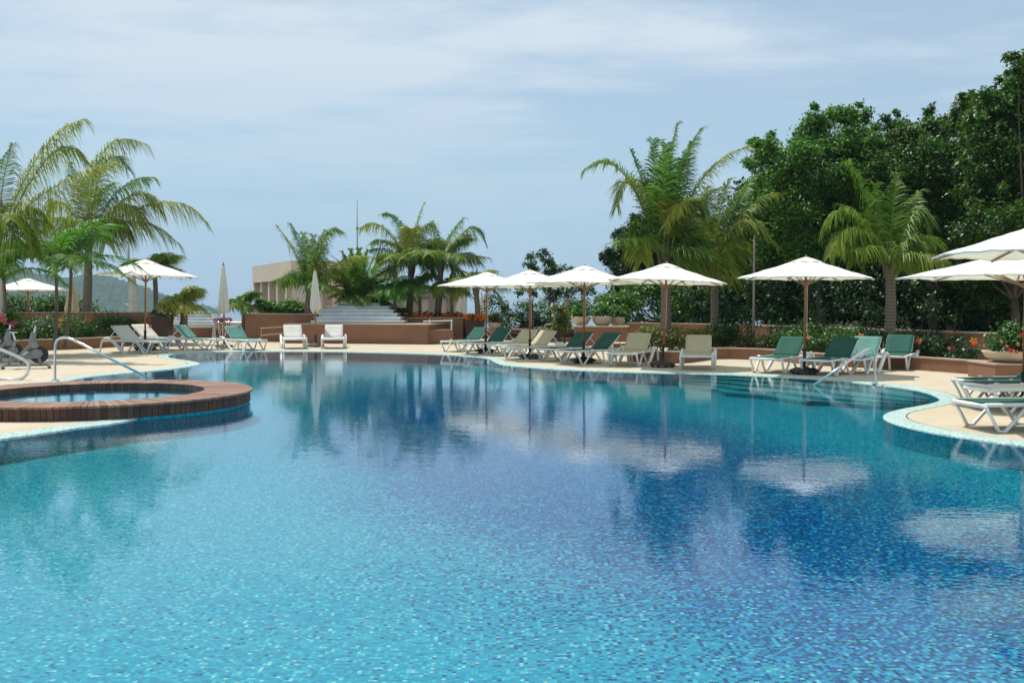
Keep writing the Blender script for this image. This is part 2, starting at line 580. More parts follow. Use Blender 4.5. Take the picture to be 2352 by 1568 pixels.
def resample(pts, step, closed=True):
    out = []
    n = len(pts)
    L = [0]
    rngs = n if closed else n - 1
    for i in range(rngs):
        L.append(L[-1] + (pts[(i + 1) % n] - pts[i]).length)
    m = max(8, int(L[-1] / step))
    j = 0
    for i in range(m + (0 if closed else 1)):
        s = L[-1] * i / m
        while j < rngs - 1 and L[j + 1] < s:
            j += 1
        seg = L[j + 1] - L[j]
        t = 0 if seg < 1e-9 else (s - L[j]) / seg
        out.append(pts[j].lerp(pts[(j + 1) % n], t))
    return out


def offset(pts, d):
    """closed polygon pushed outward by d (counter-clockwise input)"""
    n = len(pts)
    res = []
    for i in range(n):
        t = (pts[(i + 2) % n] - pts[(i - 2) % n]).normalized()
        res.append(pts[i] + Vector((t.y, -t.x, 0)) * d)
    return res


px_edge = [(0, 1006), (100, 992), (180, 980), (260, 970)]
edge = [Vector((-6.9, 8.6, 0)), Vector((-6.3, 10.3, 0))] + [P(*p) for p in px_edge]
edge += [Vector((-5.2, 13.9, 0)), Vector((-6.3, 15.6, 0)), Vector((-7.6, 17.2, 0)), Vector((-8.6, 18.6, 0)), Vector((-9.1, 19.5, 0))]
edge += [P(*p) for p in [(157, 873), (206, 864), (283, 856), (386, 847), (437, 840), (459, 835), (448, 829.5), (412, 824), (388, 819), (395, 813), (437, 809), (515, 806.5),
                         (605, 806), (685, 806), (760, 806.5), (820, 807.5), (888, 809), (960, 811), (1024, 813.5), (1083, 817.5), (1116, 821), (1128, 825), (1137, 830), (1150, 835),
                         (1177, 838.5), (1218, 842), (1274, 846), (1350, 849.5), (1430, 852.5), (1530, 855), (1641, 857.5), (1774, 863), (1916, 871.5), (2006, 881), (2077, 889), (2126, 899),
                         (2153, 910), (2156, 918), (2126, 927), (2061, 939), (2035, 947), (2028, 955), (2039, 964), (2077, 976), (2142, 990), (2238, 1005), (2352, 1020)]]
edge += [Vector((6.6, 10.2, 0)), Vector((7.6, 9.2, 0)), Vector((8.2, 7.5, 0)), Vector((7.8, 5, 0)), Vector((6.0, 2.8, 0)), Vector((3, 1.9, 0)), Vector((0, 1.7, 0)), Vector((-3.5, 2.1, 0)), Vector((-6, 3.6, 0)), Vector((-7.2, 6, 0))]
for e in edge:
    e.z = 0
pool = resample(catmull(edge, 10), 0.11)
area = sum(pool[i].x * pool[(i + 1) % len(pool)].y - pool[(i + 1) % len(pool)].x * pool[i].y for i in range(len(pool)))
if area < 0:
    pool.reverse()
rim_out = offset(pool, 0.30)
deck_hole = offset(pool, 0.315)


def clean(poly):
    """drop points that run backwards (tight inner corners)"""
    out = list(poly)
    changed = True
    while changed:
        changed = False
        n = len(out)
        for i in range(n):
            a, b, c = out[i - 1], out[i], out[(i + 1) % n]
            if (b - a).dot(c - b) < 0 or (b - a).length < 0.004:
                out.pop(i)
                changed = True
                break
    return out


def flat_poly(name, outer, holes, z, material, parent=None, thick=0.0):
    loops = [[Vector((p.x, p.y, 0)) for p in outer]] + [[Vector((p.x, p.y, 0)) for p in h] for h in holes]
    tris = tessellate_polygon(loops)
    allp = [p for l in loops for p in l]
    mb = MB()
    fs = []
    for t in tris:
        a, b, c = (allp[i] for i in t)
        if (b - a).cross(c - a).z < 0:
            t = (t[0], t[2], t[1])
        fs.append(tuple(t))
    mb.add([(p.x, p.y, z) for p in allp], fs)
    return mb.build(name, material, parent)


WZ = -0.022
FLOOR = -0.30
outer_deck = [Vector(p) for p in ((-60, -14, 0), (60, -14, 0), (60, 45.5, 0), (-60, 45.5, 0))]
deck = flat_poly('pool_deck', outer_deck, [clean(deck_hole)], 0.0, M['deck'])
tag(deck, kind='structure')

# coping ring, gap underneath, walls and floor of the pool
mb = MB()
n = len(pool)
vs, fs = [], []
prof = [(0.30, -0.03), (0.298, 0.001), (0.285, 0.004), (0.03, -0.004), (0.006, -0.012), (0.0, -0.03), (0.0, FLOOR)]
rings = [offset(pool, o) for o, z in prof]
for ring, (o, z) in zip(rings, prof):
    vs += [(p.x, p.y, z) for p in ring]
for k in range(len(prof) - 2):
    for i in range(n):
        fs.append((k * n + i, k * n + (i + 1) % n, (k + 1) * n + (i + 1) % n, (k + 1) * n + i))
mb.add(vs, fs)
o = mb.build('pool_edge', M['coping_tile'])
tag(o, kind='structure')
mb = MB()
mb.add([(p.x, p.y, -0.03) for p in pool] + [(p.x, p.y, FLOOR - 0.01) for p in pool], [(i, (i + 1) % n, n + (i + 1) % n, n + i) for i in range(n)])
tag(mb.build('pool_wall', M['wall_tile']), kind='structure')
mb = MB()
gi, go = offset(pool, 0.27), offset(pool, 0.36)
mb.add([(p.x, p.y, -0.02) for p in gi] + [(p.x, p.y, -0.02) for p in go], [(i, (i + 1) % n, n + (i + 1) % n, n + i) for i in range(n)])
tag(mb.build('ground_gap', M['gap']), kind='structure')
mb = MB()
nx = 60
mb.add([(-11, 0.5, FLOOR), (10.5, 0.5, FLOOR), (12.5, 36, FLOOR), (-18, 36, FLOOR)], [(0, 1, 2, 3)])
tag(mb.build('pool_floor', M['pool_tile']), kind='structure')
tag(flat_poly('water', pool, [], WZ, M['water']), kind='structure')

# underwater entry steps in the right-hand bay
bay = [P(*p) for p in [(1560, 856.5), (1700, 860), (1820, 866), (1916, 872.5), (2006, 882), (2077, 890), (2120, 899.5), (2140, 906)]]
for b_ in bay:
    b_.z = 0
bay = resample(catmull(bay, 8, False), 0.15, False)
mb = MB()
for k, (ins, z) in enumerate([(0.55, -0.055), (1.05, -0.11), (1.5, -0.165), (1.95, -0.22)]):
    z = -0.022 - (k + 1) * 0.05
    inner = []
    for i in range(len(bay)):
        t = (bay[min(i + 1, len(bay) - 1)] - bay[max(i - 1, 0)]).normalized()
        nrm = Vector((t.y, -t.x, 0))
        inner.append(bay[i] + nrm * ins * max(0.02, min(1, i / 14.0, (len(bay) - 1 - i) / 9.0)) ** 0.6)
    o2 = []
    for i in range(len(bay)):
        t = (bay[min(i + 1, len(bay) - 1)] - bay[max(i - 1, 0)]).normalized()
        o2.append(bay[i] - Vector((t.y, -t.x, 0)) * -0.01)
    m_ = len(bay)
    vs = [(p.x, p.y, z) for p in o2] + [(p.x, p.y, z) for p in inner] + [(p.x, p.y, FLOOR) for p in inner]
    fs = [(i, i + 1, m_ + i + 1, m_ + i) for i in range(m_ - 1)] + [(m_ + i, m_ + i + 1, 2 * m_ + i + 1, 2 * m_ + i) for i in range(m_ - 1)]
    mb.add(vs, fs)
M['step_tile'] = mosaic('step_mosaic', [(0, (0.01, 0.22, 0.29)), (0.5, (0.02, 0.30, 0.37)), (1, (0.08, 0.42, 0.46))], tile=0.03, grout=(0.04, 0.25, 0.30))
tag(mb.build('pool_steps', M['step_tile']), kind='structure')

# ------------------------------------------------------------------ terrain, sea, hill
mb = MB()
N = 90
vs = []
for j in range(N + 1):
    for i in range(N + 1):
        u = (i / N * 2 - 1)
        v = j / N
        x = 260 * math.copysign(abs(u) ** 1.6, u)
        y = -40 + 400 * v ** 1.5
        z = -1.2
        if y > 47:
            z -= (y - 47) * 0.55
        if x < -24:
            z -= (-24 - x) * 0.5 * min(1, max(0, (y - 20) / 20))
        k = min(1, max(0, (x - 9) / 8)) * min(1, max(0, (y - 38) / 8))
        z = z * (1 - k) + k * min(7, max(0.1, (y - 42) * 0.30 + (x - 9) * 0.12))
        k2 = min(1, max(0, (x - 12) / 5)) * min(1, max(0, (y - 27) / 3)) * (1 if y < 46 else 0)
        z = max(z, -1.2 + k2 * 1.3)
        z = z * min(1, max(0, 1 - (y - 56) / 22)) - (1 if y > 56 else 0) * min(20, (y - 56) * .6) if y > 56 else z
        z += 0.25 * math.sin(x * 0.9) * math.sin(y * 0.7) if y > 47 else 0
        vs.append((x, y, max(z, -40)))
fs = [(j * (N + 1) + i, j * (N + 1) + i + 1, (j + 1) * (N + 1) + i + 1, (j + 1) * (N + 1) + i) for j in range(N) for i in range(N)]
mb.add(vs, fs)
tag(mb.build('terrain', M['terrain'], smooth=True), kind='structure')

SEA = -25.0
m, nt, b = mat('sea_water', (0.05, 0.12, 0.18), 0.15)
bn = nd(nt, "ShaderNodeBump")
bn.inputs["Distance"].default_value = 0.6
nt.links.new(noise_out(nt, 0.12, 4), bn.inputs["Height"])
nt.links.new(bn.outputs[0], b.inputs["Normal"])
mb = MB()
mb.add([(-9000, 60, SEA), (9000, 60, SEA), (9000, 8700, SEA), (-9000, 8700, SEA)], [(0, 1, 2, 3)])
tag(mb.build('sea', m), kind='structure')

# wooded headland far off on the left
m, nt, b = mat('far_forest', (0.03, 0.07, 0.03), 0.95, spec=0.1)
v1 = nd(nt, "ShaderNodeTexVoronoi")
v1.inputs["Scale"].default_value = 0.07
g = nd(nt, "ShaderNodeNewGeometry")
nt.links.new(g.outputs["Position"], v1.inputs["Vector"])
rr = ramp(nt, v1.outputs["Distance"], [(0.1, (0.035, 0.08, 0.03)), (0.6, (0.008, 0.022, 0.012))])
nt.links.new(mixc(nt, noise_out(nt, 0.03, 3), rr.outputs[0], (0.05, 0.09, 0.03)), b.inputs["Base Color"])
HD = 1500.0
sil = [(-400, 560), (-200, 590), (-60, 618), (20, 628), (60, 624), (100, 632), (150, 640), (200, 632), (240, 634), (290, 648), (340, 664), (390, 682), (430, 694), (470, 703), (492, 709), (505, 718)]
mb = MB()
rows = 26
cols = 260
vs = []
xs = np.linspace(-400, 505, cols)
ys = np.interp(xs, [p[0] for p in sil], [p[1] for p in sil])
hn = np.cumsum(rng.normal(0, 1, cols))
for r_ in range(rows):
    t = r_ / (rows - 1)
    for c_ in range(cols):
        crest = PD(xs[c_], ys[c_], HD)
        front = Vector((crest.x * 0.80, HD * 0.80, SEA - 2))
        prof_ = math.sin(t * math.pi / 2) ** 0.9
        x = front.x + (crest.x - front.x) * t
        y = front.y + (crest.y - front.y) * t
        z = SEA - 2 + (crest.z - SEA + 2) * prof_
        z += (3.5 * math.sin(c_ * 0.31 + r_ * 0.8) + 2.5 * math.sin(c_ * 0.83 - r_ * 1.7)) * min(1, 2 * t) * (0.35 + 0.65 * (1 - t))
        z += random.uniform(-1.6, 1.6) * min(1, 3 * t) * min(1, (505 - xs[c_]) / 60 + .1)
        vs.append((x, y, z))
for c_ in range(cols):
    crest = PD(xs[c_], ys[c_], HD)
    vs.append((crest.x * 1.15, HD * 1.15, SEA - 2))
fs = [(j * cols + i, j * cols + i + 1, (j + 1) * cols + i + 1, (j + 1) * cols + i) for j in range(rows) for i in range(cols - 1)]
mb.add(vs, fs)
tag(mb.build('hill', m, smooth=False), kind='structure')

# sea air
HAZE = 0.00023
m = bpy.data.materials.new('sea_haze')
m.use_nodes = True
m.node_tree.nodes.clear()
pv = nd(m.node_tree, "ShaderNodeVolumePrincipled")
pv.inputs["Color"].default_value = (0.62, 0.82, 1.0, 1)
pv.inputs["Density"].default_value = HAZE
pv.inputs["Anisotropy"].default_value = 0.1
oo = nd(m.node_tree, "ShaderNodeOutputMaterial")
m.node_tree.links.new(pv.outputs[0], oo.inputs["Volume"])
mb = MB()
mb.box(-9500, 9500, -200, 9200, -44, 80)
tag(mb.build('haze', m), kind='stuff')


# ------------------------------------------------------------------ walls
def wall(name, pts, top, thick, material, label=None, cat='wall', cap=None, z0=-0.02, group=None):
    """a wall along ground pixels pts=[(X,Y)...] of height top, thickness away from the camera"""
    w = [p if isinstance(p, Vector) else P(*p) for p in pts]
    w = [Vector((p.x, p.y, 0)) for p in w]
    if len(w) > 2:
        w = resample(catmull(w, 6, False), 0.5, False)
    nb = []
    for i in range(len(w)):
        t = (w[min(i + 1, len(w) - 1)] - w[max(i - 1, 0)]).normalized()
        nn = Vector((-t.y, t.x, 0))
        if nn.y < 0:
            nn = -nn
        nb.append(w[i] + nn * thick)
    root = empty(name, w[0], label, cat, group)
    def slab(z0, z1, grow):
        mb = MB()
        m_ = len(w)
        f_, b_ = [], []
        for i in range(m_):
            dd = (nb[i] - w[i]).normalized() * grow
            f_.append(w[i] - dd)
            b_.append(nb[i] + dd)
        t0 = (f_[1] - f_[0]).normalized() * grow
        t1 = (f_[-1] - f_[-2]).normalized() * grow
        f_[0] = f_[0] - t0; b_[0] = b_[0] - t0; f_[-1] = f_[-1] + t1; b_[-1] = b_[-1] + t1
        vs = [(p.x, p.y, z) for z in (z0, z1) for q in (f_, b_) for p in q]
        A, B, C_, D_ = 0, m_, 2 * m_, 3 * m_
        fs = []
        for i in range(m_ - 1):
            fs += [(A + i, A + i + 1, C_ + i + 1, C_ + i), (B + i + 1, B + i, D_ + i, D_ + i + 1), (C_ + i, C_ + i + 1, D_ + i + 1, D_ + i)]
        fs += [(B, A, C_, D_), (A + m_ - 1, B + m_ - 1, D_ + m_ - 1, C_ + m_ - 1)]
        mb.add(vs, fs)
        return local(mb, root)
    slab(z0, top, 0).build('wall_body', material, root)
    if cap:
        slab(top + 0.001, top + 0.035, 0.02).build('cap', cap, root)
    return root


d_c = 37.6
wall('low_wall', [(-150, 822), (-40, 813), (77, 806), (213, 800), (300, 794), (392, 785)], 0.34, 0.18, M['stucco'], 'low curved brown planter wall behind the exercise bikes and white loungers', cap=M['stucco_cap'])
wall('back_wall', [PD(-160, 760, 36.2), PD(372, 760, 38)], hz(719, 37), 0.25, M['stucco'], 'tall brown wall rising behind the flowering hedge on the left', cap=M['stucco_cap'])
wall('terrace_wall', [(385, 777), (492, 776.5)], hz(751, 2287 * 1.57 / (777 - 695)), 0.3, M['stucco'], 'short brown wall under the far left white steps, left of the pink block', cap=M['stucco_cap'])
dpk = 2287 * 1.57 / (777 - 695)
wall('block_wall', [(489, 777), (563, 777)], hz(742, dpk), 1.6, M['pink_stucco'], 'pale pink square wall block carrying purple flowers', cap=None)
wall('brown_wall', [(563, 784), (730, 786)], hz(722, 2287 * 1.57 / 90), 0.3, M['stucco'], 'tall plain brown wall between the pink block and the white stepped pyramid', cap=M['stucco_cap'])
wall('front_wall', [(652, 788), (800, 789), (982, 791)], 0.725, 2.6, M['stucco'], 'long low brown wall below the white stepped pyramid', cap=M['stucco_cap'])
wall('ramp_wall', [(982, 790.5), (1041, 790)], 0.54, 1.2, M['stucco'], 'lower brown ramp wall with a steel rail on top')
wall('planter_wall', [PD(905, 770, 40.4), PD(1041, 770, 39.6), P(1064, 786)], hz(731, 39.6), 1.2, M['stucco'], 'tall brown planter wall with orange flowers right of the white steps', cap=M['stucco_cap'])
# right side
dp = 2287 * 1.57 / (797 - 695)
pl = wall('counter_block', [(1319, 798), (1441, 799)], hz(748.5, dp) - 0.035, 1.1, M['stucco'], 'brown masonry block carrying three cream bowl planters', 'masonry block', cap=M['stucco_cap'])
fr = MB()
a, b_ = P(1343, 797), P(1422, 797)
zf0, zf1 = hz(794, dp), hz(767, dp)
yf = a.y + 0.05
fr2 = MB()
fr2.box(a.x + .04, b_.x - .04, yf - 0.10, yf - 0.06, zf0 + .04, zf1 - .04)
local(fr2, pl).build('louvre_panel', M['building'], pl)
fr.box(a.x, b_.x, yf - 0.14, yf - 0.09, zf1 - 0.04, zf1)
fr.box(a.x, b_.x, yf - 0.14, yf - 0.09, zf0, zf0 + 0.04)
fr.box(a.x, a.x + .04, yf - 0.14, yf - 0.09, zf0 + .04, zf1 - .04)
fr.box(b_.x - .04, b_.x, yf - 0.14, yf - 0.09, zf0 + .04, zf1 - .04)
for k in range(7):
    zz = zf0 + 0.07 + k * (zf1 - zf0 - 0.12) / 7
    fr.box(a.x + .04, b_.x - .04, yf - 0.125, yf - 0.102, zz, zz + 0.03)
local(fr, pl).build('louvre_frame', M['plastic'], pl)
wall('garden_wall', [PD(1441, 760, 37.0), PD(1640, 760, 34.5), PD(1858, 760, 30.6), PD(2045, 765, 27.6), PD(2267, 770, 24.6), PD(2480, 775, 22.5)], 0.80, 0.25, M['stucco'], 'long brown garden wall behind the hedges below the jungle', cap=M['stucco_cap'])
wall('planter_edge', [(1440, 829), (1499, 833), (1560, 834.5), (1600, 830), (1640, 824.5), (1700, 825), (1783, 829), (1858, 838), (1950, 843), (2092, 849), (2200, 857), (2284, 863.5)], 0.28, 0.16, M['stucco'], 'low curved brown planter edge behind the right-hand loungers', cap=M['stucco_cap'])
blk = wall('pedestal_block', [(2286, 874), (2460, 874)], hz(834.7, 2287 * 1.57 / (874 - 695)) - .035, 1.2, M['stucco'], 'brown square pedestal under the large cream flower bowl at right edge', 'pedestal', cap=M['stucco_cap'])

M['shaded_riser'] = varied('shaded_stone_riser', (0.50, 0.54, 0.55), (0.62, 0.65, 0.66), 2.5, 0.5, 0.001, 60, fine=0.10)  # darker copy of the step stone: riser shade painted against the bright edges
# white stepped pyramids
def steps(name, tiers, d0, tread, label, back=3.0):
    root = empty(name, PD(tiers[0][0], 745, d0), label, 'stepped fountain')
    prev = None
    for k, (x0, x1, y0, y1) in enumerate(tiers):
        d = d0 + k * tread
        a, b_ = PD(x0, y0, d), PD(x1, y0, d)
        zt = a.z
        zb = PD(x0, y1, d).z - 0.03 if k == 0 else prev + 0.001
        mb = MB()
        mb.box(a.x, b_.x, d, d0 + back, zb, zt - 0.028)
        nose = MB()
        nose.box(a.x - 0.03, b_.x + 0.03, d - 0.05, d0 + back + .01 * k, zt - 0.026, zt)
        local(nose, root).build('step_edge', M['white_stone'], local(mb, root).build('step', M['shaded_riser'], root))
        prev = zt
    return root


steps('stepped_cascade', [(715, 926, 737, 745.5), (723, 919, 728, 737), (732, 911, 719.5, 728), (741, 902, 711, 719.5), (749, 893, 703, 711), (775, 871, 696, 703)], 38.6, 0.34,
      'wide white stepped pyramid on the long brown wall in the middle')
steps('stepped_cascade', [(360, 492, 744, 751), (360, 486, 737, 744), (360, 478, 730, 737), (360, 471, 723, 730), (360, 458, 716, 723)], 43.9, 0.34,
      'smaller white stepped terrace behind the open umbrella on the left')


# ------------------------------------------------------------------ buildings
def add_building1():
    z1 = hz(598, 60)
    pr = PD(669, 640, 60)
    plf = PD(579.5, 640, 60 * 83 / 83 * 1.17)
    A = Vector((plf.x, plf.y, -3))
    B = Vector((pr.x, pr.y, -3))
    C_ = Vector((PD(761, 640, 60).x, 60, -3))
    root = empty('beige_building', B, 'beige flat-roofed building with a row of tall square columns', 'building')
    # side with columns: from A to B ; front from B to C
    t = (B - A).normalized()
    nn = Vector((t.y, -t.x, 0))   # outward
    if nn.y > 0: nn = -nn
    inn = -nn
    L = (B - A).length
    mb = MB()
    def obox(s0, s1, q0, q1, z0_, z1_):
        vs = []
        for z in (z0_, z1_):
            for s_, q in ((s0, q0), (s1, q0), (s1, q1), (s0, q1)):
                p = A + t * s_ + inn * q
                vs.append((p.x, p.y, z))
        mb.add(vs, [(0, 3, 2, 1), (4, 5, 6, 7), (0, 1, 5, 4), (1, 2, 6, 5), (2, 3, 7, 6), (3, 0, 4, 7)])
    zb = z1 - 1.15
    obox(0, L, 0, 4, zb, z1)
    local(mb, root).build('parapet', M['building'], root)
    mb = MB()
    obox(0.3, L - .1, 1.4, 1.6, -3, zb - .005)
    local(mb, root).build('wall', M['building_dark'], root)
    for fpos in (0.0, 0.2, 0.41, 0.62, 0.83):
        mb = MB()
        obox(fpos * L, fpos * L + 0.42, 0.06, 0.5, -3, zb - 0.004)
        local(mb, root).build('column', M['building'], root)
    mb = MB()
    mb.box(B.x + .02, C_.x, B.y + 0.0, B.y + 6, -3, z1 - 0.02)
    local(mb, root).build('end_wall', M['building'], root)
    mb = MB()
    mb.box(PD(742, 640, 59.7).x, C_.x + .05, 59.75, 59.98, -3, hz(668, 59.8))  # dark slab, its colour standing in for a shaded stretch of the wall
    local(mb, root).build('shaded_wall_part', M['building_dark'], root)


add_building1()
r2 = empty('grey_building', PD(900, 720, 57), 'low greyish building with plain pilasters hidden behind the central palms', 'building')
mb = MB()
x0, x1 = PD(783, 700, 57).x, PD(1062, 700, 57).x
zt = hz(672, 57)
mb.box(x0, x1, 57, 63, -3, zt)
local(mb, r2).build('wall', M['building'], r2)
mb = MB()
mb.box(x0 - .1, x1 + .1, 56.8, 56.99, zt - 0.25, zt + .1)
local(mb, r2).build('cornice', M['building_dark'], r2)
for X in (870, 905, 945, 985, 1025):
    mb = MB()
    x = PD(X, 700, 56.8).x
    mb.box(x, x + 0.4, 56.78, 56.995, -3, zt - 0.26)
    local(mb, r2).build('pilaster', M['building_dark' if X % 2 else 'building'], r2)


def mast(X, Yt, Yb, d, r, label, name='antenna_mast', cat='mast', material=None, ground=None, joints=()):
    zt, zb = hz(Yt, d), (hz(Yb, d) if ground is None else ground)
    x = PD(X, 700, d).x
    root = empty(name, (x, d, zb), label, cat)
    mb = MB()
    mb.tube([(0, 0, 0), (0, 0, (zt - zb) * .6), (0, 0, zt - zb)], [r, r * .8, r * .5], 8)
    mb.build('pole', material or M['grey_paint'], root, smooth=True)
    mb = MB()
    for j in joints:
        mj = MB()
        mj.lathe([(r * 1.8, 0), (r * 1.8, 0.14)], 8, (0, 0, (zt - zb) * j))
        mj.build('bracket', M['grey_paint'], root)
    if not joints:
        mb.lathe([(r * 2.6, 0), (r * 2.6, 0.02), (r * 1.3, 0.05)], 10)
        mb.build('base_plate', M['grey_paint'], root)
    return root


mast(821.5, 458, 690, 56, 0.045, 'thin dark antenna mast rising above the central palms', joints=(0.45, 0.7))
mast(1007, 508, 690, 56.5, 0.03, 'very thin aerial seen through the right part of the central palm cluster', joints=(0.6,))
mast(297, 545, 700, 44, 0.075, 'pale grey round post above the left open umbrella', 'lamp_post', 'post', M['grey_paint'])
mast(5, 500, 800, 33.0, 0.085, 'brownish grey pole at the far left edge below coconut fronds', 'lamp_post', 'post', M['grey_paint'], ground=0)
mast(1731, 540, 770, 29.6, 0.045, 'tall slim grey pole in front of the jungle between two right umbrellas', 'lamp_post', 'post', M['grey_pot'], ground=0)


# ------------------------------------------------------------------ spa with timber ring
SX, SY = (215 - CX) / 148.3, 15.42
RO, RI, ZT = 2.37, 1.64, 0.195
spa = empty('raised_spa', (SX, SY, 0), 'round raised whirlpool with a red timber board rim', 'hot tub')
mb = MB()
NP = 176
for k in range(NP):
    a0 = 2 * math.pi * (k + 0.05) / NP
    a1 = 2 * math.pi * (k + 0.95) / NP
    zz = ZT + random.uniform(-0.002, 0.002)
    ro = RO + random.uniform(0, 0.01)
    q = [(r_ * math.cos(a), r_ * math.sin(a)) for r_, a in ((RI, a0), (ro, a0), (ro, a1), (RI, a1))]
    mb.add([(x, y, z) for z in (zz - 0.03, zz) for x, y in q], [(3, 2, 1, 0), (4, 5, 6, 7), (0, 1, 5, 4), (1, 2, 6, 5), (2, 3, 7, 6), (3, 0, 4, 7)])
mb.build('top_boards', M['wood_top'], spa)
mb = MB()
for k in range(NP):
    a0 = 2 * math.pi * (k + 0.04) / NP
    a1 = 2 * math.pi * (k + 0.96) / NP
    r0 = RO - 0.035 + random.uniform(-0.003, 0.003)
    q = [(r_ * math.cos(a), r_ * math.sin(a)) for r_, a in ((r0 - .02, a0), (r0, a0), (r0, a1), (r0 - .02, a1))]
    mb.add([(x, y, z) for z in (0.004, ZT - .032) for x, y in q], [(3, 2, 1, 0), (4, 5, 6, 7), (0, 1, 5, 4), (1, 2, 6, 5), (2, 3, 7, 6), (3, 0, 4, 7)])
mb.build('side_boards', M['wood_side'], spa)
mb = MB()
for k in range(NP):
    a0 = 2 * math.pi * (k + 0.04) / NP
    a1 = 2 * math.pi * (k + 0.96) / NP
    q = [(r_ * math.cos(a), r_ * math.sin(a)) for r_, a in ((RI - .015, a0), (RI + .01, a0), (RI + .01, a1), (RI - .015, a1))]
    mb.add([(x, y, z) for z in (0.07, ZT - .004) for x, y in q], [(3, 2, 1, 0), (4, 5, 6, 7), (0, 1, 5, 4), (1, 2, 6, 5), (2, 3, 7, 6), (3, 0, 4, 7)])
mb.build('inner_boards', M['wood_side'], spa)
mb = MB()
mb.lathe([(RO - .06, FLOOR), (RO - .06, ZT - .04), (RI + .015, ZT - .045), (RI + .015, 0.012), (0.001, 0.012)], 96, cap=False)
mb.build('basin', M['wall_tile'], spa, smooth=False)
wmb = MB()
wmb.lathe([(RI + .01, 0), (0.001, 0)], 72, cap=False)
w_ = wmb.build('water', M['spa_water'])
w_.location = (SX, SY, 0.105)
tag(w_, kind='structure')

# second timber spa deck far off, between the umbrellas
D2 = P(1215, 786)
sp2 = empty('far_spa_deck', (D2.x + .6, D2.y + 3.2, 0), 'low round timber deck with two steps behind the cream loungers', 'timber deck')
for k, (r_, z0_, z1_) in enumerate([(3.1, 0.004, 0.17), (2.7, 0.171, 0.34), (2.2, .341, .47)]):
    mb = MB()
    mb.lathe([(r_, z0_), (r_, z1_ - 0.03), (r_ + .03, z1_ - 0.028), (r_ + .03, z1_)], 64)
    mb.build('deck_tier', M['wood_top' if k != 1 else 'wood_side'], sp2)


# ------------------------------------------------------------------ handrails
def rail(name, pts, r, label, feet=(), k=6, parent_cat='handrail'):
    pts = [Vector(p) for p in pts]
    root = empty(name, (pts[0].x, pts[0].y, 0), label, parent_cat)
    mb = MB()
    mb.tube(catmull(pts, k, False), r, 10)
    local(mb, root).build('tube', M['steel'], root, smooth=True)
    for f in feet:
        f = Vector(f)
        mb = MB()
        mb.lathe([(r * 3, 0.0), (r * 3, 0.01), (r * 2.4, 0.025), (r * 1.1, 0.03)], 14, (f.x, f.y, f.z))
        local(mb, root).build('flange', M['steel'], root)
    return root


b0 = P(126, 874)
dA = b0.y
ra = [b0, PD(126, 840, dA), PD(126.5, 800, dA), PD(129, 785, dA), PD(136, 777.5, dA), PD(146, 775, dA), PD(160, 777.5, dA - .05), PD(180, 786, dA - .1), PD(250, 822, dA - .25), P(352, 873, -0.05), P(372, 884, -0.2)]
rail('handrail', ra, 0.026, 'bent steel pool handrail beside the timber whirlpool', [b0 + Vector((0, 0, .002))])
rb = [PD(-90, 786, 20.2), PD(-30, 795, 20.2), PD(0, 802, 20.2), PD(35, 816, 20.2), PD(56, 827, 20.2), PD(66, 840, 20.2), PD(64, 856, 20.2), PD(52, 868, 20.2), PD(36, 872, 20.2), PD(0, 870, 20.2), PD(-60, 869, 20.2)]
rail('handrail', rb, 0.03, 'looped steel handrail cut by the left edge of the photo')
b1 = P(2010, 881)
d1 = b1.y
rc = [b1, PD(2010, 850, d1), PD(2010, 822, d1), PD(2009, 811, d1), PD(2003, 803, d1), PD(1995, 801, d1), PD(1985, 805, d1 - .02), PD(1960, 822, d1 - .1), PD(1915, 853, d1 - .25), P(1868, 885, -0.03), P(1850, 897, -0.2)]
rail('handrail', rc, 0.022, 'slanting steel handrail over the pool steps on the right', [b1 + Vector((0, 0, .002))])
y2 = sp2.location.y
rail('handrail', [PD(1197, 766, y2), PD(1196, 760, y2), PD(1200, 752, y2), PD(1216, 742, y2), PD(1224, 741, y2), PD(1233, 741.5, y2), PD(1234, 744, y2), PD(1234, 764, y2)], 0.022, 'small steel handrail on the far timber deck, left of the second pole')
rail('handrail', [PD(1257, 765, y2), PD(1262, 757, y2), PD(1272, 747, y2), PD(1279, 745.5, y2), PD(1284, 747, y2), PD(1285, 765, y2)], 0.022, 'small arched steel handrail just left of the masonry block')
# rail on the ramp wall
y3 = P(1000, 790.5).y + .15
rr_ = empty('ramp_rail', PD(987, 757, y3), 'two-post steel rail on the brown ramp wall', 'handrail')
mb = MB()
zr0 = 0.54
for X in (987, 1037):
    p = PD(X, 750, y3)
    m2 = MB()
    m2.tube([(p.x, p.y, zr0), (p.x, p.y, hz(733, y3))], 0.025, 8)
    local(m2, rr_).build('post', M['plastic'], rr_)
a, b_ = PD(972, 738, y3), PD(1040, 736, y3)
mb.tube([a, b_], 0.02, 8)
local(mb, rr_).build('bar', M['plastic'], rr_)
rw = empty('stair_rail', PD(600, 770, 39), 'pair of thin sloping handrails against the tall brown wall', 'handrail')
for (Y0_, Y1_) in ((754, 750), (770, 765)):
    m2 = MB()
    m2.tube([PD(598, Y0_, 38.9), PD(658, Y1_, 38.7)], 0.018, 8)
    local(m2, rw).build('bar', M['stucco_cap'], rw)
for X in (600, 655):
    m2 = MB()
    m2.tube([PD(X, 784, 38.8), PD(X, 751, 38.8)], 0.014, 6)
    local(m2, rw).build('post', M['stucco_cap'], rw)
rail('handrail', [PD(489, 778, 42.5), PD(489, 748, 42.5), PD(493, 742, 42.5), PD(502, 740, 42.5), PD(555, 740.5, 42.5), PD(562, 742, 42.5), PD(565, 748, 42.5), PD(565, 778, 42.5)], 0.03,
     'white pipe frame round the pink wall block', k=4)


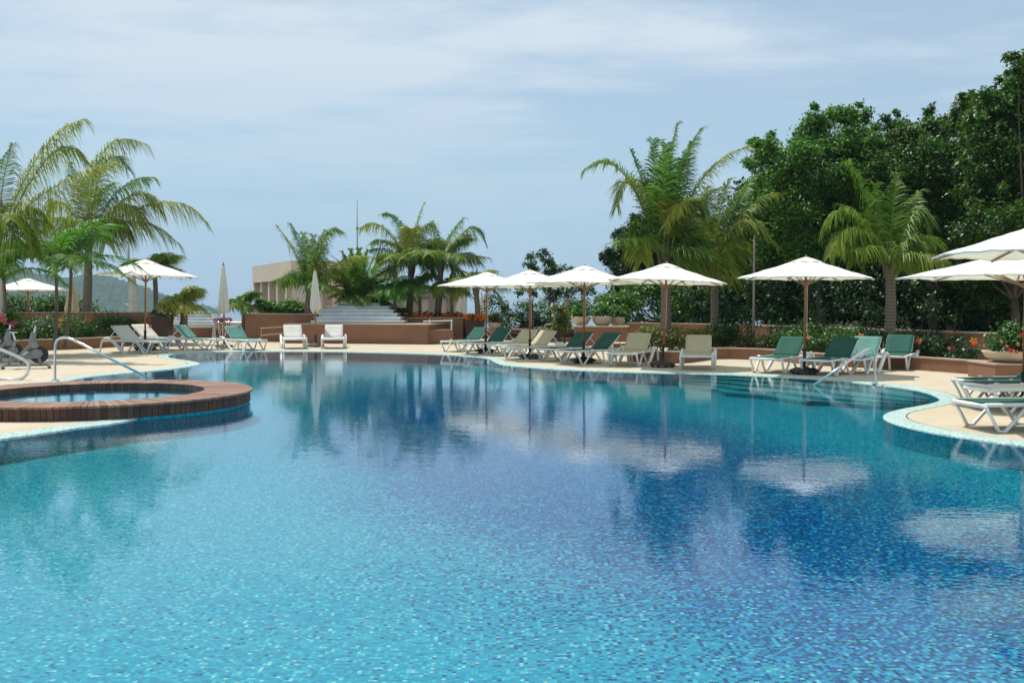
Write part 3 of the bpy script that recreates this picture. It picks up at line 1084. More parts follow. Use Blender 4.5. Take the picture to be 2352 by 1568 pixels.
# ------------------------------------------------------------------ umbrellas
def make_umbrella(label, cat='umbrella'):
    root = empty('open_umbrella', (0, 0, 0), label, cat, 'open cream umbrellas round the pool')
    mb = MB()
    mb.lathe([(0.027, 0.30), (0.027, 2.50), (0.02, 2.56)], 12)
    mb.build('pole', M['umb_pole'], root, smooth=True)
    mb = MB()
    mb.lathe([(0.036, 0.10), (0.036, 0.52), (0.045, 0.53), (0.045, 0.56), (0.03, 0.57)], 12)
    sl = mb.build('pole_sleeve', M['black'], root)
    mb = MB()
    mb.lathe([(0.30, 0.045), (0.315, 0.06), (0.30, 0.10), (0.22, 0.135), (0.06, 0.155), (0.05, 0.18)], 24, wob=lambda a, z: 1 + 0.05 * math.cos(8 * a))
    base = mb.build('base', M['dark_base'], root)
    for k in range(4):
        a = math.pi / 4 + k * math.pi / 2
        mb = MB()
        mb.lathe([(0.035, 0.0), (0.04, 0.02), (0.03, 0.05)], 10, (0.25 * math.cos(a), 0.25 * math.sin(a), 0))
        mb.build('foot', M['black'], base)
    # canopy: eight panels, sagging a little between the ribs
    RC, ZR, ZA = 1.5, 2.10, 2.55
    mb = MB()
    NR, NA = 9, 8
    vs, fs = [], []
    ntot = 8 * NA
    for i in range(NR + 1):
        t = i / NR
        r_ = 0.16 + (RC - 0.16) * t
        for k in range(ntot):
            seg, u = divmod(k, NA)
            u /= NA
            a0, a1 = seg * math.pi / 4, (seg + 1) * math.pi / 4
            p = Vector((math.cos(a0), math.sin(a0), 0)).lerp(Vector((math.cos(a1), math.sin(a1), 0)), u) * r_
            sag = 4 * u * (1 - u)
            p *= (1 - 0.035 * sag * t)
            z = ZA - 0.03 - (ZA - ZR - 0.03) * (t ** 0.92) - 0.05 * sag * t * (1 - t) * 2 + 0.018 * sag * t * t
            z += 0.006 * math.sin(k * 2.7 + i * 1.9)
            vs.append((p.x, p.y, z))
    for i in range(NR):
        for k in range(ntot):
            fs.append((i * ntot + k, i * ntot + (k + 1) % ntot, (i + 1) * ntot + (k + 1) % ntot, (i + 1) * ntot + k))
    # short hem folded under the edge
    for k in range(ntot):
        p = vs[NR * ntot + k]
        vs.append((p[0] * 0.988, p[1] * 0.988, p[2] - 0.02))
    for k in range(ntot):
        fs.append((NR * ntot + k, NR * ntot + (k + 1) % ntot, (NR + 1) * ntot + (k + 1) % ntot, (NR + 1) * ntot + k))
    mb.add(vs, [f[::-1] for f in fs])
    mb.build('canopy', M['canopy'], root, smooth=False)
    mb = MB()
    vs, fs = [], []
    for i in range(5):
        t = i / 4
        for k in range(ntot):
            seg, u = divmod(k, NA)
            u /= NA
            a0, a1 = seg * math.pi / 4, (seg + 1) * math.pi / 4
            p = Vector((math.cos(a0), math.sin(a0), 0)).lerp(Vector((math.cos(a1), math.sin(a1), 0)), u) * (0.012 + 0.33 * t)
            sag = 4 * u * (1 - u)
            z = ZA + 0.022 - 0.122 * t ** 1.15 + 0.02 * sag * t
            vs.append((p.x, p.y, z))
    for i in range(4):
        for k in range(ntot):
            fs.append((i * ntot + k, (i + 1) * ntot + k, (i + 1) * ntot + (k + 1) % ntot, i * ntot + (k + 1) % ntot))
    mb.add(vs, fs)
    mb.build('vent_cap', M['canopy'], root)
    mb = MB()
    mb.lathe([(0.02, ZA + .03), (0.024, ZA + .045), (0.01, ZA + .065)], 10)
    mb.build('finial', M['umb_pole'], root)
    mb = MB()
    mb.lathe([(0.075, 2.30), (0.08, 2.34), (0.05, 2.36)], 12)
    mb.build('crown_hub', M['umb_pole'], root)
    mb = MB()
    mb.lathe([(0.03, 1.93), (0.07, 1.95), (0.07, 1.99), (0.03, 2.01)], 12)
    mb.build('hub', M['umb_pole'], root)
    for k in range(8):
        a = k * math.pi / 4
        c, s_ = math.cos(a), math.sin(a)
        mb = MB()
        mb.bar((0.06 * c, 0.06 * s_, ZA - .09), (1.47 * c, 1.47 * s_, ZR - 0.022), 0.018, 0.028)
        rb_ = mb.build('rib', M['rib_wood'], root)
        mb = MB()
        mb.bar((0.06 * c, 0.06 * s_, 1.97), (0.78 * c, 0.78 * s_, ZR + .185), 0.014, 0.022)
        mb.build('strut', M['rib_wood'], rb_)
    mb = MB()
    mb.tube([(0.035, 0, 1.95), (0.04, 0.0, 1.2), (0.036, 0, 0.95)], 0.006, 5)
    mb.build('cord', M['plastic'], root)
    return root


def deck_pt(X, Y):
    p = P(X, Y)
    return Vector((p.x, p.y, 0))


u_specs = [
    (333, 805, 0, 1.14, 1.16, 3, 2.5, 'open cream umbrella over the two white loungers on the left'),
    (66, 790, 4, 1.03, 0.97, 12, 0, 'open cream umbrella behind the hedge at the far left'),
    (1115, 811, 0, 1.03, 0.98, 5, 2.5, 'open cream umbrella at the left end of the central row, above two green loungers'),
    (1217, 824, 0, 0.98, 0.965, 0, 0, 'open cream umbrella above the two cream loungers, second in the central row'),
    (1340, 833, 0, 1.03, 0.985, 8, 1.2, 'open cream umbrella whose pole stands before the masonry block'),
    (1521, 843, 0, 1.02, 0.985, 16, 5, 'open cream umbrella tipping to the right with a palm trunk behind its pole'),
    (1847, 859, 0, 1.01, 1.0, 0, 0.8, 'open cream umbrella over the green loungers before the dark jungle'),
    (2352, 932, 0, 1.24, 0.93, 22, 0, 'low cream umbrella at the right edge, seen under a nearer one'),
    (2440, 997, 0, 1.03, 1.02, 6, 0, 'nearest cream umbrella cut by the right edge of the photo'),
]
uproto = make_umbrella(u_specs[0][-1])
umb_objs = []
for i, (X, Y, dz, sxy, szz, rot, tilt, lab) in enumerate(u_specs):
    o = uproto if i == 0 else copy_tree(uproto)
    p = deck_pt(X, Y)
    o.location = p
    o.scale = (sxy, sxy, szz)
    o.rotation_euler = (0, R(tilt) * .5, R(rot))
    o['label'] = lab
    umb_objs.append(o)


def closed_umbrella(X, Yb, Ytop, Ycloth, label, material, base=True, rmax=0.17, knot=False):
    p = deck_pt(X, Yb)
    d = p.y
    zt, zc = hz(Ytop, d), hz(Ycloth, d)
    root = empty('closed_umbrella', p, label, 'umbrella', 'closed umbrellas')
    mb = MB()
    mb.lathe([(0.027, 0.1), (0.027, zt - 0.05)], 10)
    mb.build('pole', M['umb_pole'], root, smooth=True)
    mb = MB()
    H = zt - zc
    prof = []
    seed = random.uniform(0, 6)
    for i in range(15):
        t = i / 14
        r_ = 0.035 + (rmax - 0.035) * (min(1, t * 1.12) ** 0.75)
        if t > 0.93:
            r_ *= 0.93
        if knot:
            r_ *= 1 - 0.38 * math.exp(-((t - 0.62) / 0.07) ** 2)
        prof.append((r_, zt - H * t))
    def wob(a, z):
        t = (zt - z) / H
        return 1 + (0.06 + 0.16 * t) * math.cos(8 * a + seed) + 0.07 * t * math.cos(3 * a + 2 * seed + 5 * t)
    mb.lathe(prof, 64, wob=wob)
    # hem points at the bottom
    cl = mb.build('canopy', material, root, smooth=True)
    me = cl.data
    n_ = 64
    for k in range(n_):
        a = 2 * math.pi * k / n_
        v = me.vertices[14 * n_ + k]
        v.co.z += 0.07 * math.cos(8 * a + seed) + 0.03 * math.cos(3 * a)
        me.vertices[13 * n_ + k].co.z += 0.02 * math.cos(8 * a + seed)
    mb = MB()
    mb.lathe([(0.035, zt - .04), (0.045, zt), (0.02, zt + .04), (0.02, zt + .09), (.008, zt + .11)], 10)
    mb.build('finial', M['umb_pole'], root)
    if base:
        mb = MB()
        mb.lathe([(0.30, 0.03), (0.315, 0.05), (0.29, 0.09), (0.18, 0.13), (0.06, 0.15), (0.04, 0.17), (0.038, 0.42), (0.045, 0.44)], 24)
        mb.build('base', M['dark_base'], root)
    return root


closed_umbrella(515, 799, 609, 716, 'closed umbrella standing between the two faded green loungers', M['canopy_old'])
closed_umbrella(725, 797, 621, 712, 'closed umbrella standing between two white loungers facing the pool', M['canopy_old'])
closed_umbrella(307, 789, 612, 752, 'closed umbrella with a knotted yellowish cloth beside the left open umbrella', M['canopy_old'], rmax=0.24, knot=True, base=False)
closed_umbrella(167, 781, 640, 718, 'closed yellowed umbrella behind the wall between palm trunks', M['canopy_yellow'], rmax=0.25)
closed_umbrella(1302, 779, 655, 728, 'closed umbrella seen behind the masonry block, right of centre', M['canopy_old'])
closed_umbrella(1057, 771, 680, 723, 'closed pale umbrella half hidden behind the central palms', M['canopy_old'])
closed_umbrella(1106, 772, 676, 723, 'closed white umbrella behind the leftmost pole of the central row', M['canopy'])


# ------------------------------------------------------------------ loungers
# local axes: x from foot (0) to head (1.95), y across, z up
def make_lounger(key, ang, label, side=1):
    root = empty('sun_lounger', (0, 0, 0), label, 'sun lounger', 'sun loungers round the pool')
    W = 0.34
    mb = MB()
    for s_ in (-1, 1):
        mb.tube([(0.0, s_ * (W - .03), 0.315), (0.04, s_ * W, 0.335), (0.5, s_ * W, 0.335), (1.2, s_ * W, 0.335), (1.90, s_ * W, 0.335), (1.96, s_ * (W - .04), 0.33)], 0.03, 8, flat=0.85)
    for x in (0.0, 1.96):
        mb.tube([(x, -W + .03, 0.325), (x, W - .03, 0.325)], 0.028, 8)
    mb.tube([(1.16, -W, 0.325), (1.16, W, 0.325)], 0.02, 8)
    mb.build('frame', M['plastic'], root, smooth=True)
    for s_ in (-1, 1):
        y = s_ * (W + 0.015)
        mb = MB()
        mb.tube([(0.02, y, 0.33), (0.12, y, 0.17), (0.20, y, 0.02), (0.28, y, 0.012), (0.40, y, 0.14), (0.56, y, 0.32)], [0.028, 0.024, 0.03, 0.03, 0.026, 0.034], 8, side=(0, 1, 0), flat=0.8)
        mb.build('leg', M['plastic'], root, smooth=True)
        mb = MB()
        y2 = s_ * (W + 0.045)
        pts = catmull([Vector(q) for q in ((0.66, y, 0.30), (0.80, y2, 0.12), (0.90, y2, 0.018), (1.04, y2, 0.03), (1.28, y2, 0.20), (1.52, y2, 0.37), (1.72, y2, 0.40), (1.86, y2, 0.33), (1.93, y2, 0.15), (1.96, y2, 0.01))], 4, False)
        L = len(pts)
        rad = [0.026 + 0.022 * math.sin(math.pi * min(1, max(0, (i / L - 0.22) / 0.55))) for i in range(L)]
        mb.tube(pts, rad, 8, side=(0, 1, 0), flat=1.0)
        mb.build('leg', M['plastic'], root, smooth=True)
    # seat sling, slightly sagging, with thickness
    mb = MB()
    nx_, ny_ = 14, 6
    w2 = W - 0.02
    top, bot = [], []
    for i in range(nx_ + 1):
        x = 0.025 + (1.17 - 0.025) * i / nx_
        for j in range(ny_ + 1):
            y = -w2 + 2 * w2 * j / ny_
            sag = 0.022 * (1 - (y / w2) ** 2) * math.sin(math.pi * i / nx_)
            edge_ = 0.0 if 0 < j < ny_ else -0.012
            top.append((x, y * (1.06 if abs(y) > w2 * .99 else 1), 0.368 - sag + edge_))
            bot.append((x, y * (1.06 if abs(y) > w2 * .99 else 1), 0.352 - sag + edge_ - (0.03 if not (0 < j < ny_) else 0)))
    m_ = len(top)
    fs = []
    for i in range(nx_):
        for j in range(ny_):
            a = i * (ny_ + 1) + j
            b = a + ny_ + 1
            fs += [(a, b, b + 1, a + 1), (m_ + a, m_ + a + 1, m_ + b + 1, m_ + b)]
    for i in range(nx_):
        for j in (0, ny_):
            a = i * (ny_ + 1) + j
            b = a + ny_ + 1
            fs.append((a, b, m_ + b, m_ + a) if j else (b, a, m_ + a, m_ + b))
    for i in (0, nx_):
        for j in range(ny_):
            a = i * (ny_ + 1) + j
            fs.append((a, a + 1, m_ + a + 1, m_ + a) if i == 0 else (a + 1, a, m_ + a, m_ + a + 1))
    mb.add(top + bot, fs)
    mb.build('seat', M[key], root, smooth=True)
    # backrest tilts up about x = 1.17
    ca, sa = math.cos(R(ang)), math.sin(R(ang))
    def bk(u, y, h=0.0):
        return (1.17 + u * ca - h * sa, y, 0.36 + u * sa + h * ca)
    mb = MB()
    LB = 0.60
    wb = 0.285
    mb.tube([bk(0, -wb), bk(LB - .04, -wb), bk(LB, -wb + .03)], 0.02, 8)
    mb.tube([bk(0, wb), bk(LB - .04, wb), bk(LB, wb - .03)], 0.02, 8)
    mb.tube([bk(LB, -wb + .03), bk(LB, wb - .03)], 0.018, 8)
    # the two props that hold it up
    fr_ = mb.build('backrest_frame', M['plastic'], root, smooth=True)
    for s_ in (-1, 1):
        m2 = MB()
        q = bk(0.42, s_ * (wb - 0.03), -.02)
        m2.tube([q, (min(1.9, q[0] + 0.30), s_ * (wb - .03), 0.35)], 0.013, 6)
        m2.build('prop', M['plastic'], fr_)
    mb = MB()
    vs1, vs2 = [], []
    for i in range(9):
        u = -0.015 + (LB + 0.02) * i / 8
        for j in range(7):
            y = -wb - .012 + (2 * wb + .024) * j / 6
            sg = 0.018 * (1 - (y / wb) ** 2) * math.sin(math.pi * i / 8)
            vs1.append(bk(u, y, 0.022 - sg))
            vs2.append(bk(u, y, 0.008 - sg if 0 < j < 6 else -0.012))
    m_ = len(vs1)
    fs = []
    for i in range(8):
        for j in range(6):
            a = i * 7 + j
            b = a + 7
            fs += [(a, b, b + 1, a + 1), (m_ + a, m_ + a + 1, m_ + b + 1, m_ + b)]
        for j in (0, 6):
            a = i * 7 + j
            b = a + 7
            fs.append((a, b, m_ + b, m_ + a) if j else (b, a, m_ + a, m_ + b))
    for i in (0, 8):
        for j in range(6):
            a = i * 7 + j
            fs.append((a, a + 1, m_ + a + 1, m_ + a) if i == 0 else (a + 1, a, m_ + a, m_ + a + 1))
    mb.add(vs1 + vs2, fs)
    mb.build('backrest', M[key], root, smooth=True)
    mb = MB()
    for s_ in (-1, 1):
        m2 = MB()
        m2.tube([(0.56, s_ * (W + .01), 0.335), (0.56, s_ * (W + .06), 0.335)], 0.045, 10)
        m2.build('joint_cap', M['plastic'], root)
    return root


lg = [
    # foot px, head px, sling, back angle, scale, label
    ((372, 812), (228, 807.5), 'sling_white', 40, 1.12, 'white lounger nearest the pool under the left open umbrella'),
    ((410, 804), (268, 799.5), 'sling_white', 38, 1.12, 'white lounger just behind another white one under the left open umbrella'),
    ((512, 803), (390, 801), 'sling_teal', 42, 1.04, 'faded green lounger left of the closed umbrella, beside the white pair'),
    ((592, 805), (500, 799), 'sling_teal', 43, 1.0, 'faded green lounger right of the closed umbrella, before the pink block'),
    ((679, 802), (671, 796.5), 'sling_white', 41, 1.02, 'white lounger facing the pool, left of the central closed umbrella'),
    ((764, 801.5), (768, 796), 'sling_white', 41, 1.02, 'white lounger facing the pool, right of the central closed umbrella'),
    ((1030, 808), (1118, 803), 'sling_green', 39, 1.0, 'dark green lounger at the left end of the central row'),
    ((1083, 813), (1178, 807), 'sling_green', 41, 1.0, 'dark green lounger second from the left in the central row, before a cream one'),
    ((1140, 818.5), (1245, 811.5), 'sling_cream', 40, 1.0, 'cream lounger left of the second pole, behind its cream neighbour'),
    ((1174, 825), (1284, 818), 'sling_cream', 40, 1.0, 'cream lounger with its foot nearest the water in the central row'),
    ((1254, 830), (1366, 823), 'sling_green', 40, 1.0, 'dark green lounger partly behind the pole before the masonry block'),
    ((1300, 837), (1414, 831), 'sling_green', 40, 1.02, 'dark green lounger before the louvred panel of the masonry block'),
    ((1428, 843), (1482, 832), 'sling_cream', 44, 1.0, 'cream lounger left of the tipped umbrella, turned to the left'),
    ((1599, 851), (1606, 839), 'sling_cream', 42, 1.0, 'cream lounger facing the pool right of the tipped umbrella'),
    ((1757, 858), (1830, 848), 'sling_green', 42, 1.0, 'dark green lounger left of the pole before the jungle'),
    ((1872, 863), (1948, 853), 'sling_green', 42, 1.0, 'dark green lounger right of the pole before the jungle'),
    ((1945, 860), (2000, 849.5), 'sling_teal', 44, 1.0, 'lighter green lounger behind the steel pool handrail on the right'),
    ((2042, 851), (2072, 841), 'sling_green', 43, 1.0, 'green lounger facing the pool beside the hedge with red flowers'),
    ((7.22, 15.85), (9.2, 16.2), 'sling_green', 40, 1.0, 'farthest green lounger of the stack of flat ones at the right edge'),
    ((7.02, 15.12), (9.0, 15.45), 'sling_green', 40, 1.0, 'green lounger between another green one and a white one at the right edge'),
    ((6.72, 14.35), (8.7, 14.6), 'sling_white', 40, 1.0, 'white lounger between the green ones at the right edge'),
    ((5.64, 12.30), (7.6, 12.45), 'sling_green', 40, 1.0, 'nearest green lounger, its foot end close to the pool at the right edge'),
    ((1322, 779), (1250, 782), 'sling_teal', 30, 1.0, 'pale blue-green lounger on the far terrace just left of the masonry block'),
]
protos = {}
for (f_, h_, key, ang, s_, lab) in lg:
    if f_[0] < 100:
        pf, ph = Vector((*f_, 0)), Vector((*h_, 0))
    else:
        pf, ph = deck_pt(*f_), deck_pt(*h_)
    k = (key, ang)
    if k not in protos:
        protos[k] = make_lounger(key, ang, lab)
        o = protos[k]
    else:
        o = copy_tree(protos[k])
    o.location = pf
    dv = ph - pf
    o.rotation_euler = (0, 0, math.atan2(dv.y, dv.x))
    o.scale = (s_, s_ * 1.02, s_)
    o['label'] = lab

dc = empty('drain_cover', P(2098, 866) + UP * .001, 'small round drain cover in the deck beside the right-hand hedge', 'drain cover')
mb = MB()
mb.lathe([(0.13, 0.0), (0.125, 0.008), (0.10, 0.008)], 20)
mb.build('rim', M['steel'], dc)
mb = MB()
mb.lathe([(0.098, 0.002), (0.098, 0.006)], 20)
mb.build('grate', M['gap'], dc)

# small low side table beside the cream lounger
tp = deck_pt(1424, 816)
tb = empty('side_table', tp, 'low pale side table between a green and a cream lounger', 'table')
mb = MB()
mb.box(-0.28, 0.28, -0.24, 0.24, 0.36, 0.385)
mb.build('table_top', M['building'], tb, bevel=0.008)
for sx_ in (-1, 1):
    for sy_ in (-1, 1):
        m2 = MB()
        m2.tube([(sx_ * .25, sy_ * .21, 0), (sx_ * .23, sy_ * .19, .36)], 0.018, 8)
        m2.build('leg', M['plastic'], tb)


# ------------------------------------------------------------------ leaves
def leaves(centers, radii, n_per, size, aspect=0.45, sub=22, sig=0.24, shell=0.55, upbias=0.5, squash=0.9, zmin=None):
    """leaf blades (four vertices each) in clumps round each centre -> verts, quads"""
    C_, L_ = [], []
    for c, r_, n_ in zip(centers, radii, n_per):
        k = max(5, int(sub * (r_ / 1.2) ** 1.2))
        dirs = rng.normal(size=(k, 3))
        dirs /= np.linalg.norm(dirs, axis=1)[:, None]
        rad = r_ * (shell + (1 - shell) * rng.random(k)) * 0.85
        sc_ = np.array(c) + dirs * rad[:, None] * np.array([1, 1, squash])
        idx = rng.integers(0, k, n_)
        p = sc_[idx] + rng.normal(size=(n_, 3)) * (sig * r_) * np.array([1, 1, 0.7])
        C_.append(p)
    p = np.concatenate(C_)
    n_ = len(p)
    nrm = rng.normal(size=(n_, 3))
    nrm[:, 2] = np.abs(nrm[:, 2]) + upbias
    nrm /= np.linalg.norm(nrm, axis=1)[:, None]
    d = rng.normal(size=(n_, 3))
    d[:, 2] -= 0.35
    d -= nrm * np.sum(d * nrm, axis=1)[:, None]
    d /= np.linalg.norm(d, axis=1)[:, None]
    w = np.cross(nrm, d)
    L = size * (0.6 + 0.8 * rng.random(n_))[:, None]
    base = p
    tip = p + d * L - np.array([0, 0, 1]) * L * 0.12
    mid = p + d * L * 0.45
    l_ = mid + w * L * aspect * 0.5 + nrm * L * 0.06
    r2_ = mid - w * L * aspect * 0.5 + nrm * L * 0.06
    verts = np.stack([base, l_, tip, r2_], axis=1).reshape(-1, 3)
    if zmin is not None:
        verts[:, 2] = np.maximum(verts[:, 2], zmin)
    quads = np.arange(n_ * 4).reshape(n_, 4)
    return verts, quads


def broad_tree(name, blobs, d, label, material, trunk_x, size=0.15, dens=2300, dspread=1.2, group=None, cat='tree', base_z=0.0, trunk_r=0.16, limbs=True, sub=24, sig=0.30):
    """blobs = [(X, Y, r_px, depth offset)]"""
    s_ = FPX / d
    tb = PD(trunk_x, 740, d)
    root = empty(name, (tb.x, d, base_z), label, cat, group)
    cs, rs, ns = [], [], []
    if name == 'jungle_tree':
        blobs = list(blobs) + [(X_ + random.uniform(-14, 14), Y_ + r0_ * 0.75, r0_ * 1.2, 1.9) for (X_, Y_, r0_) in blobs if r0_ > 24]
        for (X_, Y_, r0_) in [b_[:3] for b_ in blobs if len(b_) == 3]:
            for _ in range(2):
                a_ = random.uniform(-math.pi, 0)
                blobs.append((X_ + math.cos(a_) * r0_ * 1.08, Y_ + math.sin(a_) * r0_ * 1.05, random.uniform(8, 13)))
    for bl in blobs:
        X, Y, r_ = bl[:3]
        dd = d + (bl[3] if len(bl) > 3 else random.uniform(-dspread, dspread))
        c = PD(X, Y, dd)
        rr_ = r_ / s_
        cs.append(tuple(c))
        rs.append(rr_)
        ns.append(int(dens * rr_ * rr_) + 40)
    v, q = leaves(cs, rs, ns, size, sub=sub, sig=sig)
    v = v - np.array([tb.x, d, base_z])
    np_mesh('crown', v, q, material, root)
    mb = MB()
    limb_cs = [c_ for c_, bl_ in zip(cs, blobs) if not (len(bl_) > 3 and bl_[3] == 1.9) and bl_[2] > 13]
    fork = Vector((tb.x, d, base_z + max(0.6, (min(c[2] for c in cs) - base_z) * 0.8)))
    mb.tube([(tb.x, d, base_z - .3), (tb.x + .05, d, (base_z + fork.z) / 2), fork], [trunk_r, trunk_r * .8, trunk_r * .65], 8)
    for c in limb_cs[::1 if len(limb_cs) < 12 else 2]:
        c = Vector(c)
        if cat == 'undergrowth':
            mb.tube([(c.x + .1, c.y, base_z - .2), (c.x - .05, c.y + .1, (c.z + base_z) / 2), c], [0.03, 0.02, 0.01], 5, cap=False)
            continue
        mid = fork.lerp(c, 0.5) + Vector((random.uniform(-.2, .2), random.uniform(-.2, .2), -0.1 * (c - fork).length))
        q1 = fork.lerp(c, 0.75) + Vector((random.uniform(-.1, .1), 0, 0.0))
        mb.tube([fork, mid, q1, c], [trunk_r * .42, trunk_r * .22, trunk_r * .12, trunk_r * .04], 5, cap=False)
    local(mb, root).build('trunk', M['trunk_bark'], root, smooth=True)
    return root


# light green tree and its neighbours (right)
broad_tree('jungle_tree', [(1765, 335, 26), (1800, 355, 34), (1845, 320, 30), (1880, 280, 34), (1908, 268, 22), (1860, 355, 40), (1945, 285, 26), (1975, 268, 24), (1985, 320, 34), (1928, 335, 40),
                           (1765, 405, 34), (1800, 420, 44), (1860, 420, 48), (1930, 400, 50), (1990, 400, 44), (1750, 460, 30), (1815, 490, 50), (1880, 495, 54), (1950, 480, 50),
                           (1790, 555, 48), (1860, 575, 50), (1930, 560, 50), (2020, 350, 34), (1725, 380, 12), (1740, 330, 12)], 35,
           'light green leafy tree at the left end of the jungle', M['leaf_bright'], 1880, 0.135, 4000, 1.5, 'jungle trees behind the garden wall')
broad_tree('jungle_tree', [(2060, 290, 30), (2085, 320, 40), (2130, 300, 36), (2165, 275, 34), (2050, 380, 50), (2120, 370, 56), (2185, 340, 50), (2215, 255, 30), (2230, 240, 24), (2075, 450, 54), (2150, 440, 60),
                           (2210, 410, 56), (2080, 530, 54), (2150, 520, 60), (2220, 500, 60), (2110, 590, 50), (2190, 590, 56)], 33,
           'mid green leafy tree behind the palm on the right', M['leaf_broad'], 2140, 0.135, 4000, 1.6, 'jungle trees behind the garden wall')
broad_tree('jungle_tree', [(2340, 140, 24), (2365, 165, 40), (2330, 195, 30), (2280, 215, 30), (2300, 240, 40), (2370, 230, 56), (2260, 265, 40), (2320, 290, 56), (2390, 310, 60), (2270, 340, 56), (2340, 370, 64),
                           (2240, 420, 50), (2300, 440, 64), (2380, 450, 70), (2260, 520, 60), (2340, 530, 66), (2420, 250, 70), (2440, 400, 80), (2250, 600, 54), (2330, 610, 64), (2410, 600, 60)], 29,
           'tallest dark green tree at the right edge of the photo', M['leaf_broad'], 2330, 0.135, 4000, 1.6, 'jungle trees behind the garden wall')
broad_tree('jungle_tree', [(1470, 525, 26), (1448, 548, 28), (1480, 560, 34), (1425, 580, 26), (1455, 600, 34), (1405, 598, 20), (1500, 600, 40), (1430, 625, 30), (1540, 560, 44), (1560, 620, 50), (1600, 540, 50), (1640, 610, 56),
                           (1690, 560, 50), (1720, 480, 40), (1710, 640, 50)], 41,
           'dark green tree behind the tall coconut palm', M['leaf_dark'], 1530, 0.15, 3300, 1.5, 'jungle trees behind the garden wall')
broad_tree('jungle_bush', [(1405, 700, 30), (1440, 690, 36), (1470, 665, 34), (1510, 680, 44), (1560, 690, 48), (1610, 690, 48), (1660, 680, 50), (1450, 725, 36), (1520, 728, 40), (1590, 730, 40), (1650, 730, 40)], 39,
           'mid green bushes above the garden wall behind the bowl planters', M['leaf_bright'], 1540, 0.15, 2200, 1.0, cat='bush')
# second layers, farther back: fill the wood so that little sky shows
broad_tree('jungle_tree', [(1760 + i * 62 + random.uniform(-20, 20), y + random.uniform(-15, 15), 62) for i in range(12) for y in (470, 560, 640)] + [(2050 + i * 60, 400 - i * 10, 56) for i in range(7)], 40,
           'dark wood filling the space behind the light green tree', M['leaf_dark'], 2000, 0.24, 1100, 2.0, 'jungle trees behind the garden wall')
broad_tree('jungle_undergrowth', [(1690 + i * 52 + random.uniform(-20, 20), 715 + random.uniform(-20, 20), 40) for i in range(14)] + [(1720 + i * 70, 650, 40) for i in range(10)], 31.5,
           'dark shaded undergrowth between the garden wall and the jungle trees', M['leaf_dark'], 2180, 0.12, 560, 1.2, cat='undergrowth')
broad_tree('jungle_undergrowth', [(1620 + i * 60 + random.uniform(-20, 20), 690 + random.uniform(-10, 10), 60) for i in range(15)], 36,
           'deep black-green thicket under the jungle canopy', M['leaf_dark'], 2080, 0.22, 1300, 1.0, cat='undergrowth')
# slender trees in the gap between the umbrellas
broad_tree('slender_tree', [(1218, 590, 11), (1216, 605, 13), (1225, 622, 14), (1210, 650, 12), (1195, 668, 12), (1226, 668, 14)], 40, 'slender small tree left of the second central umbrella top', M['leaf_broad'], 1222, 0.13, 2600, .3, trunk_r=.05)
broad_tree('slender_tree', [(1240, 580, 10), (1252, 578, 10), (1256, 596, 13), (1266, 612, 15), (1284, 620, 14), (1262, 630, 18), (1310, 618, 9), (1262, 672, 22), (1290, 665, 22), (1322, 660, 22), (1350, 668, 16)], 41, 'slender forked tree rising above the umbrella row', M['leaf_broad'], 1262, 0.13, 2600, .3, trunk_r=.06)
broad_tree('shrub_thicket', [(1128, 690, 20), (1145, 705, 24), (1175, 712, 24), (1205, 708, 26), (1160, 735, 24), (1195, 738, 26), (1235, 720, 28), (1262, 705, 28), (1290, 715, 28), (1225, 745, 24), (1265, 742, 26), (1300, 745, 24), (1330, 690, 26), (1345, 715, 24), (1380, 700, 26), (1118, 720, 22), (1140, 745, 18)], 43,
           'green bushes filling the gap below the central umbrellas', M['leaf_broad'], 1220, 0.13, 1500, .8, cat='bush')


